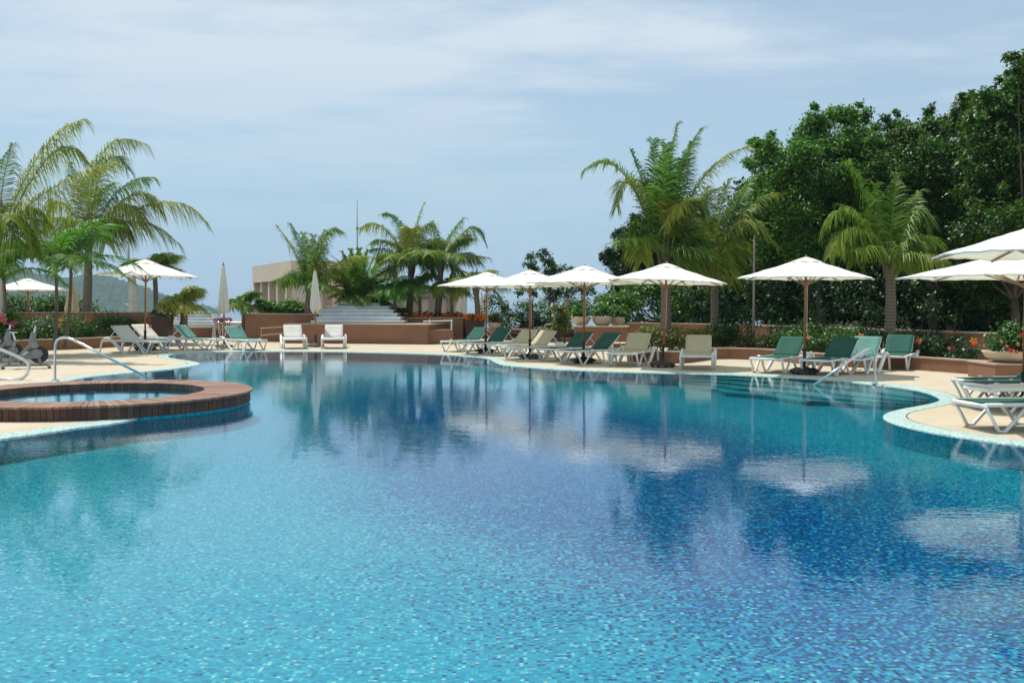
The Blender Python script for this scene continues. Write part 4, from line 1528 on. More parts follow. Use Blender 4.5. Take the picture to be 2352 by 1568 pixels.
# ------------------------------------------------------------------ palms
def frond(mb, B, Cc, T, leaf, n=40, droop=0.35, tint=0.1, wid=0.042, wind=(0.05, 0, 0), vee=0.25, rach=0.022):
    B, Cc, T = Vector(B), Vector(Cc), Vector(T)
    wind = Vector(wind)
    def pt(t):
        return B * (1 - t) ** 2 + Cc * (2 * t * (1 - t)) + T * t * t
    def tg(t):
        return ((Cc - B) * (2 * (1 - t)) + (T - Cc) * (2 * t)).normalized()
    n = int(n * 1.65)
    k = 10
    mb.tube([pt(i / k) for i in range(k + 1)], [rach * (1 - 0.85 * i / k) for i in range(k + 1)], 4, cap=False, tint=min(1, tint + 0.25))
    for i in range(n):
        t = 0.14 + 0.86 * (i + random.uniform(-.2, .2)) / n
        t = min(t, 1)
        p = pt(t)
        tt = tg(t)
        S = tt.cross(UP)
        if S.length < 0.15:
            S = Vector((1, 0.2, 0))
        S.normalize()
        Nn = S.cross(tt).normalized()
        pr = math.sin(math.pi * min(1, 0.12 + t * 0.95)) ** 0.6 if t < 0.93 else 0.5 * (1 - t) / 0.07 * 0.5 + 0.35
        L = leaf * 1.32 * max(0.3, pr) * random.uniform(0.8, 1.12)
        fwd = 0.35 + 0.6 * t
        for sgn in (-1, 1):
            dr = (S * sgn + tt * (fwd + random.uniform(-.16, .16)) + Nn * (vee + random.uniform(-.15, .15)) + wind * random.uniform(.5, 1.5)).normalized()
            w = (tt - dr * tt.dot(dr))
            if w.length < 1e-3:
                w = Nn.copy()
            w = (w.normalized() + Nn * random.uniform(-0.5, 0.5)).normalized() * wid * random.uniform(.8, 1.1)
            dd = droop * random.uniform(0.5, 1.4)
            q1 = p + dr * (L * 0.45) - UP * (L * 0.45 * dd * 0.35)
            q2 = p + dr * (L * 0.80) - UP * (L * dd * 0.75) + wind * L * .3
            q3 = p + dr * (L * 0.98) - UP * (L * dd * 1.25) + wind * L * .6
            ti = min(1, max(0, tint + random.uniform(-0.08, 0.12) + 0.25 * max(0, t - .75)))
            mb.add([p - w * .35, p + w * .35, q1 + w * .55, q1 - w * .55, q2 + w * .4, q2 - w * .4, q3], [(0, 1, 2, 3), (3, 2, 4, 5), (5, 4, 6)], ti)


def bend_trunk(base, top, r0, r1, bow=0.1, rings=True):
    mb = MB()
    base, top = Vector(base), Vector(top)
    H = (top - base).length
    k = max(6, int(H / 0.09)) if rings else 8
    pts, rad = [], []
    for i in range(k + 1):
        t = i / k
        p = base.lerp(top, t) + Vector((bow * math.sin(math.pi * t), 0, 0))
        pts.append(p)
        r_ = r0 + (r1 - r0) * t + 0.35 * r0 * math.exp(-t * H / 0.25)
        rad.append(r_ * (1 + (0.05 if i % 2 else -0.02)))
    mb.tube(pts, rad, 10)
    return mb


def palm(crown, d, trunk_base, specs, label, leaf=0.65, r0=0.15, r1=0.11, n=42, material=None, rnd=5, rnd_len=1.7, rnd_droop=0.8, group='coconut palms', name='coconut_palm', tint=0.12, boots=True,
         bz=0.0, wind=(0.12, 0, 0), bow=0.05, arch=0.5, elev=(0.35, 1.15), wid=0.028, droop=0.62, dep=0.7, cat='palm tree'):
    """crown (X,Y) pixel of the crown base at distance d; specs = [(tipX,tipY,ctrlX,ctrlY,depth offset,tint)]"""
    cb = PD(crown[0], crown[1], d)
    tb = PD(trunk_base, 760, d)
    root = empty(name, (tb.x, d, bz), label, cat, group)
    local(bend_trunk((tb.x, d, bz - .1), cb, r0, r1, bow), root).build('trunk', M['palm_bark'], root, smooth=True)
    mb = MB()
    for s_ in specs:
        tx, ty, cx, cy = s_[:4]
        off = s_[4] if len(s_) > 4 else random.uniform(-dep, dep)
        ti = s_[5] if len(s_) > 5 else tint + random.uniform(-.05, .15)
        tip = PD(tx, ty, d + off)
        ctl = PD(cx, cy, d + off * 0.6)
        bb = cb + Vector(((cx - crown[0]) / 600.0, off * .08, 0))
        L = (tip - ctl).length + (ctl - cb).length
        frond(mb, bb, ctl, tip, leaf, int(n * min(1.4, max(.6, L / 2.4))), droop * random.uniform(.8, 1.2), max(0, ti), wid, wind)
    for k in range(rnd):
        az = 2 * math.pi * k * 0.618 + random.uniform(-.25, .25)
        el = elev[0] + (elev[1] - elev[0]) * ((k * 0.37) % 1.0)
        L = rnd_len * random.uniform(.8, 1.1)
        h = Vector((math.cos(az), math.sin(az), 0))
        ctl = cb + h * (L * 0.5 * math.cos(el)) + UP * (L * 0.55 * math.sin(el) + arch * 0.3)
        tip = cb + h * (L * 0.95 * (0.45 + 0.55 * math.cos(el))) + UP * (L * (0.75 * math.sin(el)) - rnd_droop * L * 0.35 * math.cos(el))
        frond(mb, cb, ctl, tip, leaf, int(n * 0.9), droop, max(0, tint + random.uniform(-.08, .18)), wid, wind)
    local(mb, root).build('crown', material or M['palm'], root, tint=True)
    if boots and name == 'coconut_palm':
        mb = MB()
        for k in range(12):
            az = k * 2.4
            h = Vector((math.cos(az), math.sin(az), 0))
            z = -0.35 + 0.06 * k
            c = cb + UP * z
            mb.tube([c + h * r1 * .7, c + h * (r1 * 1.15) + UP * .2, c + h * (r1 * 1.5) + UP * .42], [0.06, 0.045, 0.02], 5, tint=.4)
        local(mb, root).build('leaf_bases', M['palm_bark'], root)
    return root


# far left
palm((-6, 520), 27, -48, [(196, 274, 95, 290, 0.3, .35), (262, 372, 120, 410, -0.3, .45), (198, 372, 135, 262, 0.5, .3), (30, 330, 2, 400, 0.8, .1), (-80, 380, -40, 400), (70, 575, 70, 480, 0, .12), (100, 500, 70, 450, .3, .25),
                            (-60, 560, -50, 480), (40, 560, 25, 500, -.4, .2)],
     'coconut palm at the far left edge with long wind-blown fronds', leaf=0.66, n=46, tint=.28, droop=.8, wid=.024)
palm((203, 535), 38, 193, [(335, 331, 205, 268, .2, .3), (292, 388, 232, 290, -.4, .12), (352, 408, 270, 400, .8, .0), (362, 480, 330, 385, 0, .4), (473, 512, 400, 405, .2, .4), (328, 518, 300, 415, -.5, .45),
                             (104, 518, 120, 400, -.2, .4), (158, 372, 178, 440, .6, .1), (300, 540, 262, 470, .4, .15), (245, 560, 235, 490, -.8, .25), (215, 370, 196, 430, .6, .55), (410, 560, 320, 470, .9, .2), (150, 560, 160, 490, .9, .2), (260, 420, 230, 430, .9, .05)],
     'coconut palm behind the left open umbrella with yellowing fronds', leaf=0.80, r0=.19, r1=.13, tint=.25, wid=.030, droop=.8)
# small bright palms on the left
for (cx_, cy_, bx_, d_, lab, sz) in [((128), 626, 124, 30, 'small bright green palm with a thin trunk right of the bikes', 2.6), (163, 612, 148, 30.6, 'small bright green palm leaning right beside another thin palm', 2.4),
                                     (8, 640, 8, 29, 'small bright green palm at the far left edge', 2.3)]:
    palm((cx_, cy_), d_, bx_, [], lab, leaf=0.46, r0=.055, r1=.045, n=34, material=M['palm_bright'], rnd=13, rnd_len=sz, rnd_droop=1.1, group='small bright palms', name='small_palm', tint=0.02, boots=False, arch=1.0,
         elev=(0.35, 1.3), wid=.030, droop=0.45, bz=0.3)
palm((355, 625), 39, 355, [], 'dark feathery palm directly behind the left open umbrella', leaf=0.5, r0=.10, r1=.09, n=36, rnd=17, rnd_len=1.5, rnd_droop=1.0, name='feather_palm', group='small feather palms', tint=.12, bz=0.3)
palm((420, 700), 37, 419, [], 'short yellow-green palm above the smaller white steps', leaf=0.4, r0=.13, r1=.13, n=34, rnd=22, rnd_len=1.05, rnd_droop=.7, name='feather_palm', group='small feather palms', tint=.42, elev=(-.1, 1.3), bz=.6)
palm((559, 700), 41, 558, [], 'small palm with a dark trunk left of the tall brown wall', leaf=0.34, r0=.12, r1=.11, n=30, rnd=18, rnd_len=1.0, rnd_droop=.8, name='feather_palm', group='small feather palms', tint=.05, elev=(-.1, 1.2), bz=.3)
# middle
palm((712, 668), 40, 710, [(634, 516, 690, 590, 0, .35), (665, 514, 694, 560, .4, .0), (786, 533, 735, 495, 0, .1), (768, 523, 725, 540, .8, .1), (696, 535, 700, 580, -.4), (720, 540, 715, 590, .5), (748, 560, 728, 590, -.5), (852, 590, 775, 575, -.2, .4),
                             (650, 660, 670, 600, .3), (790, 640, 770, 590, .7), (745, 530, 722, 560), (672, 640, 682, 600, -.6), (760, 600, 740, 600, .9)],
     'young coconut palm left of the white stepped pyramid', leaf=0.6, r0=.17, r1=.14, n=40, tint=.05, bz=.5, bow=-.05)
palm((822, 690), 41, 818, [(745, 640, 770, 620), (752, 610, 780, 610), (765, 590, 795, 610), (785, 578, 805, 610), (805, 572, 815, 620), (825, 570, 824, 620), (845, 574, 838, 610), (862, 584, 850, 610), (882, 600, 862, 610), (895, 620, 870, 620), (903, 645, 875, 630),
                             (775, 650, 790, 630), (870, 665, 860, 640), (758, 665, 785, 640), (890, 668, 870, 645), (835, 600, 830, 640), (812, 605, 815, 640)],
     'stout dark green cycad palm on top of the white stepped pyramid', leaf=0.36, r0=.24, r1=.22, n=56, rnd=16, rnd_len=1.5, name='cycad_palm', group='cycad palms', tint=.02, elev=(.1, 1.2), bz=1.0, droop=.25, wid=.03, dep=1.1, wind=(0, 0, 0))
palm((798, 640), 45, 798, [], 'palm with green crown just left behind the cycad', leaf=0.45, r0=.10, r1=.09, n=32, rnd=18, rnd_len=1.5, name='feather_palm', group='small feather palms', tint=.1, elev=(0, 1.3))
palm((944, 612), 42, 935, [(828, 524, 878, 480, .2, .4), (880, 492, 915, 478, .6, .0), (940, 560, 948, 470, -.5, .5), (974, 467, 950, 520, 0, .3), (993, 520, 975, 490, .4, .05), (853, 560, 890, 530, .8, .1), (860, 610, 885, 560, -.2, .3), (900, 640, 900, 580, .3, .2),
                             (1010, 560, 985, 530, .9, .1), (985, 600, 975, 550, -.7, .45), (925, 530, 932, 550, .9, .1), (905, 560, 918, 560), (1000, 640, 985, 590), (870, 640, 890, 600, 1.0)],
     'tallest coconut palm of the central cluster', leaf=0.62, r0=.17, r1=.12, tint=.1, bz=.5, rnd=16, rnd_len=2.2)
palm((1012, 605), 41, 1000, [(1113, 556, 1085, 470, .1, .0), (1065, 500, 1035, 530, .6, .1), (1100, 600, 1075, 560, .5, .0), (1122, 592, 1070, 580, -.3, .25), (990, 510, 1000, 550, .2, .2), (960, 560, 980, 560), (1040, 640, 1045, 590, .3), (975, 640, 985, 600), (1030, 560, 1020, 560, .9), (1070, 650, 1060, 610)],
     'coconut palm at the right of the central cluster with one long arched frond', leaf=0.56, r0=.15, r1=.11, tint=.08, bz=.5, rnd=16, rnd_len=2.1)
palm((1092, 660), 39.5, 1096, [(1040, 690, 1060, 650, 0, .5), (1020, 655, 1050, 630, .2, .4), (1150, 690, 1130, 650, .2, .2), (1165, 665, 1130, 640, .6, .3), (1060, 620, 1080, 630), (1120, 620, 1105, 630)], 'palm with two-tone fronds just behind the leftmost central umbrella', leaf=0.45, r0=.11, r1=.1, n=34,
     rnd=6, rnd_len=1.4, tint=.3, bz=.5)
for (cx_, cy_, d_, lab, sz, ti) in [(905, 675, 40.5, 'bright green small palm right of the cycad', 1.15, .0), (962, 665, 41, 'bright green small palm second right of the cycad', 1.25, .05), (1035, 668, 40.6, 'yellowish small palm above the orange flowers', 1.1, .4),
                                    (868, 700, 42, 'low small palm tucked behind the right edge of the white steps', .9, .15)]:
    palm((cx_, cy_), d_, cx_, [], lab, leaf=0.34, r0=.07, r1=.06, n=28, material=M['palm_bright'], rnd=16, rnd_len=sz, rnd_droop=1.1, group='small bright palms', name='small_palm', tint=ti, boots=False, arch=.9, elev=(.1, 1.25), droop=.6, bz=.5)
# right
palm((1526, 600), 30.5, 1527, [(1558, 282, 1525, 400, .1, .0), (1612, 296, 1555, 360, .3, .05), (1345, 390, 1440, 310, .2, .15), (1417, 475, 1440, 320, -.3, .25), (1448, 345, 1490, 440, .6, .0), (1714, 338, 1590, 370, .2, .3),
                                 (1527, 520, 1590, 385, -.7, .5), (1614, 505, 1590, 400, -.3, .1), (1457, 560, 1455, 440, .2, .1), (1500, 320, 1508, 440, .7, .0), (1475, 600, 1470, 500, -.3, .35), (1585, 590, 1590, 480, .2, .05), (1505, 440, 1508, 500, .9), (1660, 430, 1600, 440, .9, .1),
                                 (1590, 330, 1550, 420, .9, .0), (1480, 420, 1490, 460, 1.0, .0), (1560, 640, 1570, 540, -.5, .1), (1530, 330, 1520, 440, -.5, .0)],
     'largest coconut palm right of centre, its crown above the umbrellas', leaf=0.72, n=54, r0=.17, r1=.14, tint=.02, bz=.3, wid=.028, droop=.42, rnd=4, rnd_len=2.2)
palm((1638, 590), 31.5, 1639, [(1778, 560, 1705, 440, -.4, .4), (1780, 445, 1715, 445, .2, .25), (1738, 402, 1680, 450, .6, .05), (1676, 412, 1650, 470, .2, .25), (1600, 640, 1600, 540, -.3, .2), (1690, 640, 1690, 550, .3, .3), (1570, 600, 1580, 530, .3, .35), (1620, 430, 1625, 500, .7, .3),
                                 (1740, 510, 1690, 500, .7, .3), (1590, 480, 1605, 520, .8, .2), (1650, 650, 1665, 570, -.4, .3), (1705, 580, 1690, 520, .9, .3)],
     'coconut palm with yellowing fronds right of the tallest one', leaf=0.62, r0=.14, r1=.11, tint=.14, bz=.3, rnd=3)
palm((2044, 612), 26.4, 2040, [(1948, 370, 1992, 440, 0, .05), (1888, 530, 1945, 410, .2, .15), (2110, 440, 2075, 480, .3, .1), (2125, 520, 2105, 430, -.2, .1), (2112, 610, 2100, 490, -.3, .25), (1905, 590, 1945, 450, -.3, .25), (1965, 600, 1970, 480, .3, .1), (2010, 420, 2020, 500, .6, .0),
                                 (2075, 620, 2078, 520, -.6, .2), (1990, 480, 2010, 520, .7, .1), (2060, 400, 2050, 490, .5, .05), (2090, 560, 2080, 500, .6), (2150, 560, 2110, 510, .7, .1), (1930, 470, 1980, 480, .8, .05)],
     'coconut palm standing before the dark jungle on the right', leaf=0.6, r0=.15, r1=.125, tint=.1, bz=.2)


# ------------------------------------------------------------------ hedges, flowers, pots
def flower_mb(c, r_, nrm=None, petals=5):
    mb = MB()
    c = Vector(c)
    N_ = Vector(nrm or (random.uniform(-.3, .3), -1, random.uniform(0, .6))).normalized()
    A = N_.cross(UP).normalized()
    B = N_.cross(A)
    for k in range(petals):
        a = 2 * math.pi * k / petals + random.uniform(-.1, .1)
        dr = A * math.cos(a) + B * math.sin(a)
        sd = A * -math.sin(a) + B * math.cos(a)
        mb.add([c, c + dr * r_ * .55 + sd * r_ * .27 + N_ * r_ * .25, c + dr * r_ + N_ * r_ * random.uniform(-.1, .3), c + dr * r_ * .55 - sd * r_ * .27 + N_ * r_ * .25], [(0, 1, 2, 3)])
    mb.tube([c, c + N_ * r_ * .7], r_ * .07, 5)
    return mb


def hedge(name, centers, radii, label, material, size=0.085, dens=2300, cat='hedge', flowers=(), group=None, squash=.8, sub=20, sig=.26):
    c0 = Vector(centers[0])
    root = empty(name, (c0.x, c0.y, 0), label, cat, group)
    ns = [int(dens * r_ * r_) + 60 for r_ in radii]
    v, q = leaves(centers, radii, ns, size, sub=sub, sig=sig, squash=squash, zmin=0.02)
    v -= np.array([c0.x, c0.y, 0])
    np_mesh('foliage', v, q, material, root)
    mb = MB()
    for c, r_ in zip(centers, radii):
        for k in range(5):
            e = Vector(c) + Vector((random.uniform(-.6, .6) * r_, random.uniform(-.5, .5) * r_, random.uniform(-.2, .6) * r_))
            mb.tube([(c[0] + random.uniform(-.1, .1), c[1], 0.02), e], [0.015, 0.005], 4, cap=False)
    local(mb, root).build('stems', M['trunk_bark'], root)
    for (p, r_, pm) in flowers:
        local(flower_mb(p, r_), root).build('flower', pm, root)
    return root


def row(p0, p1, n_, r_, z, jit=.12):
    p0, p1 = Vector(p0), Vector(p1)
    cs, rs = [], []
    for i in range(n_):
        p = p0.lerp(p1, (i + .5) / n_)
        cs.append((p.x + random.uniform(-jit, jit), p.y + random.uniform(-jit, jit), z + random.uniform(-jit, jit) * .5))
        rs.append(r_ * random.uniform(.85, 1.15))
    return cs, rs


# left hedge between low wall and back wall
cs, rs = row(P(-90, 812), P(110, 799), 8, .55, .62)
cs2, rs2 = row(P(100, 801), P(365, 786), 11, .62, .62)
cs3, rs3 = row(P(-60, 797), P(360, 779), 14, .55, .70)
fl = [(PD(133, 748, 31.2), .12, M['petal_orange']), (PD(140, 735, 31.3), .09, M['petal_orange']), (PD(206, 735, 32), .09, M['petal_red']), (PD(345, 750, 33), .08, M['petal_pink']), (PD(28, 745, 30), .11, M['petal_pink']),
      (PD(8, 735, 29.8), .12, M['petal_red']), (PD(18, 756, 29.9), .09, M['petal_red'])]
hedge('flowering_hedge', cs + cs2 + cs3, rs + rs2 + rs3, 'dark green flowering hedge behind the low curved wall on the left', M['leaf_hedge'], .10, 1900, flowers=fl)
# left terrace beyond the wall: greenery behind
cs, rs = row(PD(-80, 705, 48), PD(190, 708, 48), 10, .85, hz(708, 48), .3)
hedge('garden_shrubs', cs, rs, 'green shrubs beyond the wall below the far left umbrella', M['leaf_broad'], .16, 900, cat='shrub')
# right beds: low bed near
cs, rs = row(P(1462, 820), P(1565, 824), 4, .42, .42)
hedge('bed_shrub', cs, rs, 'bronze and green shrub behind the tipped umbrella pole', M['leaf_brown'], .09, 2400, cat='shrub')
cs, rs = row(P(1558, 817), P(1640, 815), 4, .45, .48)
hedge('bed_shrub', cs, rs, 'yellow-green shrub behind the cream lounger facing the pool', M['leaf_yellow'], .09, 1900, cat='shrub')
cs, rs = row(P(1475, 812), P(1560, 814), 3, .40, .60)
hedge('bed_shrub', cs, rs, 'feathery yellow-green plants left of the palm trunk', M['leaf_yellow'], .10, 1300, cat='shrub')
cs, rs = row(P(1640, 812), P(1700, 814), 4, .5, .55)
hedge('bed_shrub', cs, rs, 'glossy dark shrub below the grey pole', M['leaf_hedge'], .11, 2200, cat='shrub')
cs, rs = row(P(1695, 819), P(1795, 822), 5, .42, .42)
hedge('bed_shrub', cs, rs, 'bronze-leaved shrub behind the left green lounger', M['leaf_brown'], .085, 2600, cat='shrub')
cs, rs = row(P(1790, 822), P(1990, 834), 8, .45, .50)
c2, r2_ = row(P(1780, 812), P(2000, 824), 9, .45, .62)
fl = [(PD(1857, 775, 24.5), .07, M['petal_pink']), (PD(1975, 773, 24.2), .12, M['petal_pink']), (PD(2015, 783, 23.8), .08, M['petal_red']), (PD(1955, 785, 24), .07, M['petal_orange'])]
hedge('flowering_hedge', cs + c2, rs + r2_, 'green hedge with pink flowers behind the right-hand green loungers', M['leaf_hedge'], .09, 2300, flowers=fl)
cs, rs = row(P(1990, 834), P(2245, 849), 8, .42, .45)
c2, r2_ = row(P(1990, 824), P(2255, 838), 10, .45, .5)
fl = [(PD(2110, 784, 23.0), .085, M['petal_red']), (PD(2236, 783, 22.0), .10, M['petal_orange']), (PD(2237, 790, 22.0), .07, M['petal_red']), (PD(2180, 800, 22.4), .05, M['petal_pink'])]
hedge('flowering_hedge', cs + c2, rs + r2_, 'shaded hedge with a red and an orange bloom near the right edge', M['leaf_dark'], .10, 1700, flowers=fl)


def bowl(name, X0, X1, Yt, Yb, d, label, plant_mat, material, flowers=(), ph=0.5, group='cream bowl planters', lsize=.08):
    a, b_ = PD(X0, Yt, d), PD(X1, Yt, d)
    c = (a + b_) / 2
    r_ = (b_.x - a.x) / 2
    zt, zb = hz(Yt, d), hz(Yb, d) + 0.001
    c.y = d + r_ * .8
    root = empty(name, (c.x, c.y, zb), label, 'planter', group)
    H = zt - zb
    mb = MB()
    mb.lathe([(r_ * .52, 0), (r_ * .68, H * .12), (r_ * .88, H * .45), (r_ * .985, H * .85), (r_, H), (r_ * .94, H), (r_ * .9, H * .8), (0.01, H * .78)], 40, cap=False)
    mb.build('bowl', material, root, smooth=True)
    mb = MB()
    mb.lathe([(r_ * .9, H * .82), (0.01, H * .86)], 30, cap=False)
    mb.build('soil', M['soil'], root)
    cs = [(random.uniform(-.5, .5) * r_ + (0 if k else 0), random.uniform(-.45, .45) * r_, H + ph * random.uniform(.25, .75)) for k in range(9)]
    cs += [((k / 4 - .5) * 1.5 * r_, -.3 * r_, H + ph * .25) for k in range(5)]
    rs = [min(r_ * .5, ph * .5) * random.uniform(.8, 1.1) for _ in cs]
    v, q = leaves(cs, rs, [int(2800 * x * x) + 60 for x in rs], lsize, sub=18, sig=.3)
    np_mesh('plant', v, q, plant_mat, root)
    for (X, Y, fr_, pm) in flowers:
        p = PD(X, Y, c.y - r_ * .95)
        local(flower_mb(p, fr_), root).build('flower', pm, root)
    return root


yb = 2287 * 1.57 / (797 - 695) + .1
bowl('bowl_planter', 1313, 1358, 727, 747, yb, 'cream bowl planter with a green bush, left one on the masonry block', M['leaf_bright'], M['bowl'], ph=.5)
bowl('bowl_planter', 1361, 1410, 727, 748, yb, 'cream bowl planter with a green bush, middle one on the masonry block', M['leaf_bright'], M['bowl'], ph=.55)
bowl('bowl_planter', 1400, 1437, 728, 748, yb + .35, 'cream bowl planter with a green bush, right one on the masonry block', M['leaf_bright'], M['bowl'], ph=.5)
bowl('bowl_planter', 2287, 2425, 808, 834.2, 2287 * 1.57 / (874 - 695) + .03, 'large cream bowl full of red flowers on the pedestal at right', M['leaf_hedge'], M['bowl'], ph=.55, lsize=.085,
     flowers=[(2320, 806, .07, M['petal_red']), (2333, 808, .06, M['petal_red']), (2345, 770, .06, M['petal_red']), (2300, 785, .05, M['petal_pink']), (2338, 790, .05, M['petal_pink']), (2350, 800, .05, M['petal_red']), (2312, 795, .045, M['petal_pink'])])
bowl('bowl_planter', 1122, 1152, 741, 753, 37.4, 'grey bowl planter behind the leftmost dark green loungers', M['leaf_brown'], M['grey_pot'], ph=.45, group='grey planters')
pd_ = empty('pot_plinth', PD(1137, 754, 37.8), 'small brown plinth under the grey bowl planter', 'plinth')
mb = MB()
a, b_ = PD(1124, 753.5, 37.45), PD(1150, 753.5, 37.45)
mb.box(a.x, b_.x, 37.45, 38.3, 0.004, hz(753.3, 37.45) - .002)
local(mb, pd_).build('plinth_body', M['stucco'], pd_, bevel=.01)
mb = MB()
mb.box(a.x - .02, b_.x + .02, 37.43, 38.32, 0.003, 0.05)
local(mb, pd_).build('plinth_foot', M['stucco_cap'], pd_)


def square_pot(X0, X1, Yt, Yb, d, label, fm, plant_mat, nfl=40, fr_=.05):
    a, b_ = PD(X0, Yt, d), PD(X1, Yt, d)
    W = b_.x - a.x
    zt = a.z
    root = empty('square_planter', ((a.x + b_.x) / 2, d + W / 2, 0), label, 'planter', 'dark square planters')
    mb = MB()
    vs = []
    for z, k in ((0.005, .78), (zt - .06, .98), (zt - .06, 1.02), (zt, 1.03), (zt, .92), (zt - .05, .9)):
        for sx_, sy_ in ((-1, -1), (1, -1), (1, 1), (-1, 1)):
            vs.append((sx_ * W / 2 * k, sy_ * W / 2 * k, z))
    fs = []
    for i in range(5):
        for k in range(4):
            fs.append((i * 4 + k, i * 4 + (k + 1) % 4, (i + 1) * 4 + (k + 1) % 4, (i + 1) * 4 + k))
    fs += [(3, 2, 1, 0), (20, 21, 22, 23)]
    mb.add(vs, fs)
    mb.build('pot', M['maroon'], root)
    cs = [(random.uniform(-.4, .4) * W, random.uniform(-.4, .4) * W, zt + .08) for _ in range(8)]
    v, q = leaves(cs, [.17] * 8, [160] * 8, .07)
    np_mesh('plant', v, q, plant_mat, root)
    mb = MB()
    for _ in range(nfl):
        f = flower_mb((random.uniform(-.5, .5) * W, random.uniform(-.55, .3) * W, zt + random.uniform(.0, .22)), fr_)
        mb.add(f.v, f.f)
    tag(mb.build('flowers', fm, root), kind='stuff')
    return root


square_pot(1066, 1113, 735, 785, 39.0, 'dark square planter overflowing with orange flowers', M['petal_orange'], M['leaf_brown'], 90, .07)
square_pot(346, 386, 727, 772, 35.8, 'dark maroon square planter behind the left umbrella pole', M['petal_pink'], M['leaf_hedge'], 14, .05)

# orange bedding along the top of the planter wall
bed = empty('flower_bed', PD(980, 728, 40.6), 'strip of orange bedding flowers along the central planter wall', 'flower bed')
mb = MB()
zb = hz(731, 39.6) + .035
for _ in range(230):
    X = random.choice([random.uniform(912, 1060), random.uniform(1015, 1062), random.uniform(955, 990)])
    f = flower_mb(PD(X, 700, random.uniform(40.2, 40.9)).xy.to_3d() + UP * (zb + random.uniform(.02, .16)), .05)
    mb.add(f.v, f.f)
tag(local(mb, bed).build('flowers', M['petal_orange'], bed), kind='stuff')
cs = [tuple(PD(X, 700, 40.6).xy.to_3d() + UP * (zb + .05)) for X in range(908, 1062, 7)]
v, q = leaves(cs, [.2] * len(cs), [170] * len(cs), .08)
v -= np.array(bed.location)
np_mesh('foliage', v, q, M['leaf_brown'], bed)
# ferny clumps on top of the tall brown wall
c1 = [tuple(PD(X, 706, 41.2)) for X in range(602, 700, 11)]
hedge('fern_clump', c1, [.42] * len(c1), 'feathery green clump above the tall brown wall left of the palm', M['leaf_bright'], .16, 1500, cat='shrub')
c1 = [tuple(PD(X, 735, 42.6)) for X in (498, 507, 516, 525)]
hp = hedge('purple_flowers', c1, [.16] * 4, 'purple and green flowers on the pink wall block', M['leaf_dark'], .07, 4000, cat='flowers',
           flowers=[(PD(X, Y, 42.3), .09, M['petal_purple']) for X, Y in ((493, 738), (498, 734), (503, 738), (508, 732), (516, 736), (524, 732), (527, 737), (530, 733))])
# agave-like plant right of the steps
c1 = [tuple(PD(X, 716, 40.9)) for X in (905, 914, 922)]
hedge('leafy_plant', c1, [.22] * 3, 'small bright leafy plant at the right end of the white steps', M['leaf_bright'], .2, 2200, cat='plant')
# yellow shrub left of the masonry block
c1 = [tuple(PD(X, Y, 37.5)) for X, Y in ((1286, 735), (1290, 720), (1282, 712), (1294, 745), (1284, 752))]
hedge('yellow_shrub', c1, [.28] * 5, 'yellow-green shrub just left of the masonry block', M['leaf_yellow'], .14, 1900, cat='shrub')


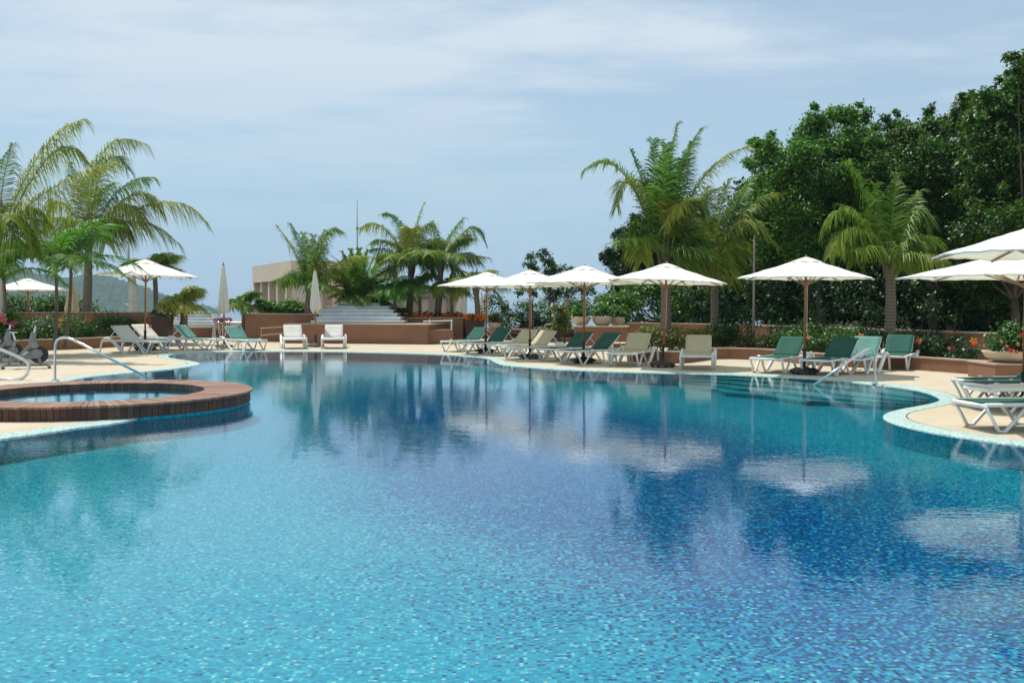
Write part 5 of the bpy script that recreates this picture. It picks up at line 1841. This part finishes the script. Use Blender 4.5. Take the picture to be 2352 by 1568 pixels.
# ------------------------------------------------------------------ exercise bikes
def make_bike(label):
    """x forwards (handlebar), stands on four little feet"""
    root = empty('exercise_bike', (0, 0, 0), label, 'exercise bike', 'exercise bikes by the left edge')
    mb = MB()
    for x in (-0.48, 0.52):
        mb.bar((x, -0.26, 0.06), (x, 0.26, 0.06), 0.07, 0.04, (1, 0, 0))
    mb.bar((-0.46, 0, 0.075), (0.52, 0, 0.075), 0.06, 0.045)
    st = mb.build('stand', M['bike_grey'], root, bevel=.008)
    for x in (-0.48, 0.52):
        for y in (-.23, .23):
            m2 = MB()
            m2.lathe([(0.035, 0), (0.035, .012), (0.012, .02), (0.012, .05)], 10, (x, y, 0))
            m2.build('foot', M['black'], st)
    mb = MB()
    mb.bar((0.34, 0, .09), (0.22, 0, .52), 0.08, 0.07, (0, 1, 0))
    mb.tube([(0.22, 0, .48), (0.16, 0, .66), (0.20, 0, .86)], [0.085, 0.07, 0.05], 10, side=(0, 1, 0), flat=1.2)
    mb.bar((0.18, 0, .62), (-0.12, 0, .30), 0.07, 0.08, (0, 1, 0))
    mb.bar((-0.36, 0, .09), (-0.20, 0, .68), 0.06, 0.065, (0, 1, 0))
    mb.bar((-0.14, 0, .32), (-0.36, 0, .12), 0.06, 0.06, (0, 1, 0))
    mb.bar((-0.12, 0, .33), (0.02, 0, .10), 0.06, 0.05, (0, 1, 0))
    mb.build('frame', M['bike_grey'], root, bevel=.012)
    mb = MB()
    mb.tube([(0.30, -0.025, .33), (0.30, 0.025, .33)], 0.21, 32)
    wh = mb.build('flywheel', M['black'], root)
    mb = MB()
    mb.tube([(0.30, -0.045, .33), (0.30, 0.045, .33)], 0.07, 28)
    mb.tube([(0.30, -0.07, .33), (0.30, 0.07, .33)], 0.03, 12)
    mb.build('rim', M['bike_grey'], wh)
    mb = MB()
    # chain guard, a rounded blade on the right-hand side
    pts = [(0.40, 0.33), (0.36, 0.43), (0.25, 0.45), (-0.02, 0.42), (-0.12, 0.34), (-0.06, 0.24), (0.1, 0.23), (0.33, 0.25)]
    vs = [(x, -0.085, z) for x, z in pts] + [(x, -0.055, z) for x, z in pts]
    m_ = len(pts)
    mb.add(vs, [tuple(range(m_)), tuple(range(2 * m_ - 1, m_ - 1, -1))] + [(i, m_ + i, m_ + (i + 1) % m_, (i + 1) % m_) for i in range(m_)])
    mb.build('chain_guard', M['bike_grey'], root, bevel=.006)
    for s_, a in ((-1, .6), (1, .6 + math.pi)):
        m2 = MB()
        c = Vector((-0.04, s_ * 0.10, 0.33))
        e = c + Vector((math.cos(a), 0, math.sin(a))) * .17
        m2.bar(c, e, 0.02, 0.03, (0, 1, 0))
        cr = m2.build('crank', M['steel'], root)
        m2 = MB()
        m2.box(e.x - .05, e.x + .05, e.y + (0 if s_ > 0 else -.09), e.y + (.09 if s_ > 0 else 0), e.z - .012, e.z + .012)
        m2.build('pedal', M['black'], cr)
    mb = MB()
    mb.tube([(-0.20, 0, .66), (-0.25, 0, .86)], 0.022, 10)
    mb.bar((-0.33, 0, .865), (-0.16, 0, .865), 0.03, 0.025)
    mb.build('seat_post', M['steel'], root)
    mb = MB()
    prof = [(-0.40, .085), (-0.36, .105), (-0.30, .09), (-0.22, .045), (-0.14, .028), (-0.11, .01)]
    for (x, w) in prof:
        pass
    vs = [(x, w, .90) for x, w in prof] + [(x, -w, .90) for x, w in prof[::-1]] + [(x, w * .7, .94) for x, w in prof] + [(x, -w * .7, .94) for x, w in prof[::-1]]
    m_ = 12
    mb.add(vs, [tuple(range(m_ - 1, -1, -1)), tuple(range(m_, 2 * m_))] + [(i, (i + 1) % m_, m_ + (i + 1) % m_, m_ + i) for i in range(m_)])
    mb.build('saddle', M['black'], root, smooth=True)
    mb = MB()
    mb.tube([(0.20, 0, .84), (0.24, 0, 1.02)], 0.024, 10)
    mb.build('handlebar_post', M['steel'], root)
    mb = MB()
    for s_ in (-1, 1):
        mb.tube(catmull([Vector(q) for q in ((0.20, 0, 1.03), (0.24, s_ * .12, 1.035), (0.30, s_ * .22, 1.03), (0.42, s_ * .23, 1.04), (0.50, s_ * .19, 1.10), (0.53, s_ * .15, 1.16))], 4, False), 0.016, 8)
        mb.tube([(0.22, s_ * .06, 1.035), (0.40, s_ * .06, 1.06), (0.46, s_ * .03, 1.09)], 0.015, 8)
    mb.build('handlebar', M['black'], root, smooth=True)
    return root


bk1 = make_bike('silver exercise bike nearest the pool at the left, facing right')
p = deck_pt(58, 846)
bk1.location = p
bk1.rotation_euler = (0, 0, R(22))
bk2 = copy_tree(bk1)
bk2['label'] = 'second silver exercise bike, half cut by the left edge'
p = deck_pt(2, 838)
bk2.location = p
bk2.rotation_euler = (0, 0, R(38))
# bright flowering plant in front of the far left palm
hedge('flowering_shrub', [tuple(PD(X, Y, 28.2)) for X, Y in ((2, 738), (14, 730), (26, 742), (10, 752), (30, 752), (-15, 740))], [.24] * 6, 'shrub with large pink-red blooms behind the bikes at the left edge', M['leaf_bright'], .13, 1800, cat='shrub',
      flowers=[(PD(6, 728, 27.8), .16, M['petal_pink']), (PD(28, 746, 27.8), .15, M['petal_red']), (PD(12, 738, 27.8), .12, M['petal_pink']), (PD(34, 740, 27.9), .11, M['petal_red'])])
# loose red towel-like handle... small bench block behind the loungers is left out

# ------------------------------------------------------------------ light, sky, render
SUN_AZ = math.atan2(0.64, -0.70)      # direction towards the sun in plan
SUN_EL = R(66)
sd = Vector((math.cos(SUN_AZ) * math.cos(SUN_EL), math.sin(SUN_AZ) * math.cos(SUN_EL), math.sin(SUN_EL)))
ld = bpy.data.lights.new('sun', 'SUN')
ld.energy = 4.2
ld.angle = R(0.6)
ld.color = (1.0, 0.955, 0.88)
lo = bpy.data.objects.new('sun', ld)
COL.objects.link(lo)
lo.rotation_euler = sd.to_track_quat('Z', 'Y').to_euler()
lo.location = (0, 0, 60)

w = bpy.data.worlds.new("World")
sc.world = w
w.use_nodes = True
nt = w.node_tree
bg = nt.nodes["Background"]
sky = nd(nt, "ShaderNodeTexSky", sky_type='NISHITA')
sky.sun_disc = False
sky.sun_elevation = SUN_EL
sky.sun_rotation = math.pi / 2 - SUN_AZ
sky.air_density = 1.0
sky.dust_density = 1.2
sky.ozone_density = 2.0
tc = nd(nt, "ShaderNodeTexCoord")
sp = nd(nt, "ShaderNodeSeparateXYZ")
nt.links.new(tc.outputs["Generated"], sp.inputs[0])
zz = math_n(nt, 'ADD', math_n(nt, 'MAXIMUM', sp.outputs[2], 0.0), 0.09)
cb = nd(nt, "ShaderNodeCombineXYZ")
nt.links.new(math_n(nt, 'DIVIDE', sp.outputs[0], zz), cb.inputs[0])
nt.links.new(math_n(nt, 'DIVIDE', sp.outputs[1], zz), cb.inputs[1])
mp = nd(nt, "ShaderNodeMapping")
mp.inputs["Rotation"].default_value = (0, 0, R(-14))
mp.inputs["Scale"].default_value = (0.62, 1.0, 1)
mp.inputs["Location"].default_value = (1.3, 0.4, 0)
nt.links.new(cb.outputs[0], mp.inputs[0])
n1 = noise_out(nt, 0.9, 6, 0.5, mp.outputs[0])
n2 = noise_out(nt, 3.2, 6, 0.6, mp.outputs[0])
cl = math_n(nt, 'ADD', math_n(nt, 'MULTIPLY', n1, 0.70), math_n(nt, 'MULTIPLY', n2, 0.30))
mr = nd(nt, "ShaderNodeMapRange", interpolation_type='SMOOTHSTEP')
nt.links.new(cl, mr.inputs[0])
mr.inputs[1].default_value = 0.40
mr.inputs[2].default_value = 0.585
mr.inputs[3].default_value = 0.36
mr.inputs[4].default_value = 1.0
# clouds thin out towards the horizon
fade = nd(nt, "ShaderNodeMapRange", interpolation_type='SMOOTHSTEP')
nt.links.new(sp.outputs[2], fade.inputs[0])
fade.inputs[1].default_value = 0.04
fade.inputs[2].default_value = 0.27
fade.inputs[3].default_value = 0.12
fade.inputs[4].default_value = 1.0
cf = math_n(nt, 'MULTIPLY', mr.outputs[0], fade.outputs[0])
skyc = mixc(nt, 1.0, sky.outputs[0], (0.92, 1.10, 1.10), 'MULTIPLY')
low = nd(nt, "ShaderNodeMapRange", interpolation_type='SMOOTHSTEP')
nt.links.new(sp.outputs[2], low.inputs[0])
low.inputs[1].default_value = 0.0
low.inputs[2].default_value = 0.30
low.inputs[3].default_value = 0.95
low.inputs[4].default_value = 0.15
skyc = mixc(nt, low.outputs[0], skyc, (3.75, 5.45, 7.1))
col = mixc(nt, cf, skyc, (6.2, 7.15, 8.05))
nt.links.new(col, bg.inputs[0])
bg.inputs[1].default_value = 0.105

sc.render.engine = 'CYCLES'
sc.view_settings.view_transform = 'Standard'
sc.view_settings.look = 'None'
sc.view_settings.gamma = 1
sc.view_settings.use_curve_mapping = False
sc.view_settings.exposure = 0.06
cy = sc.cycles
cy.max_bounces = 7
cy.diffuse_bounces = 3
cy.glossy_bounces = 3
cy.transmission_bounces = 3
cy.transparent_max_bounces = 8
cy.volume_bounces = 0
cy.sample_clamp_indirect = 6
cy.use_denoising = True
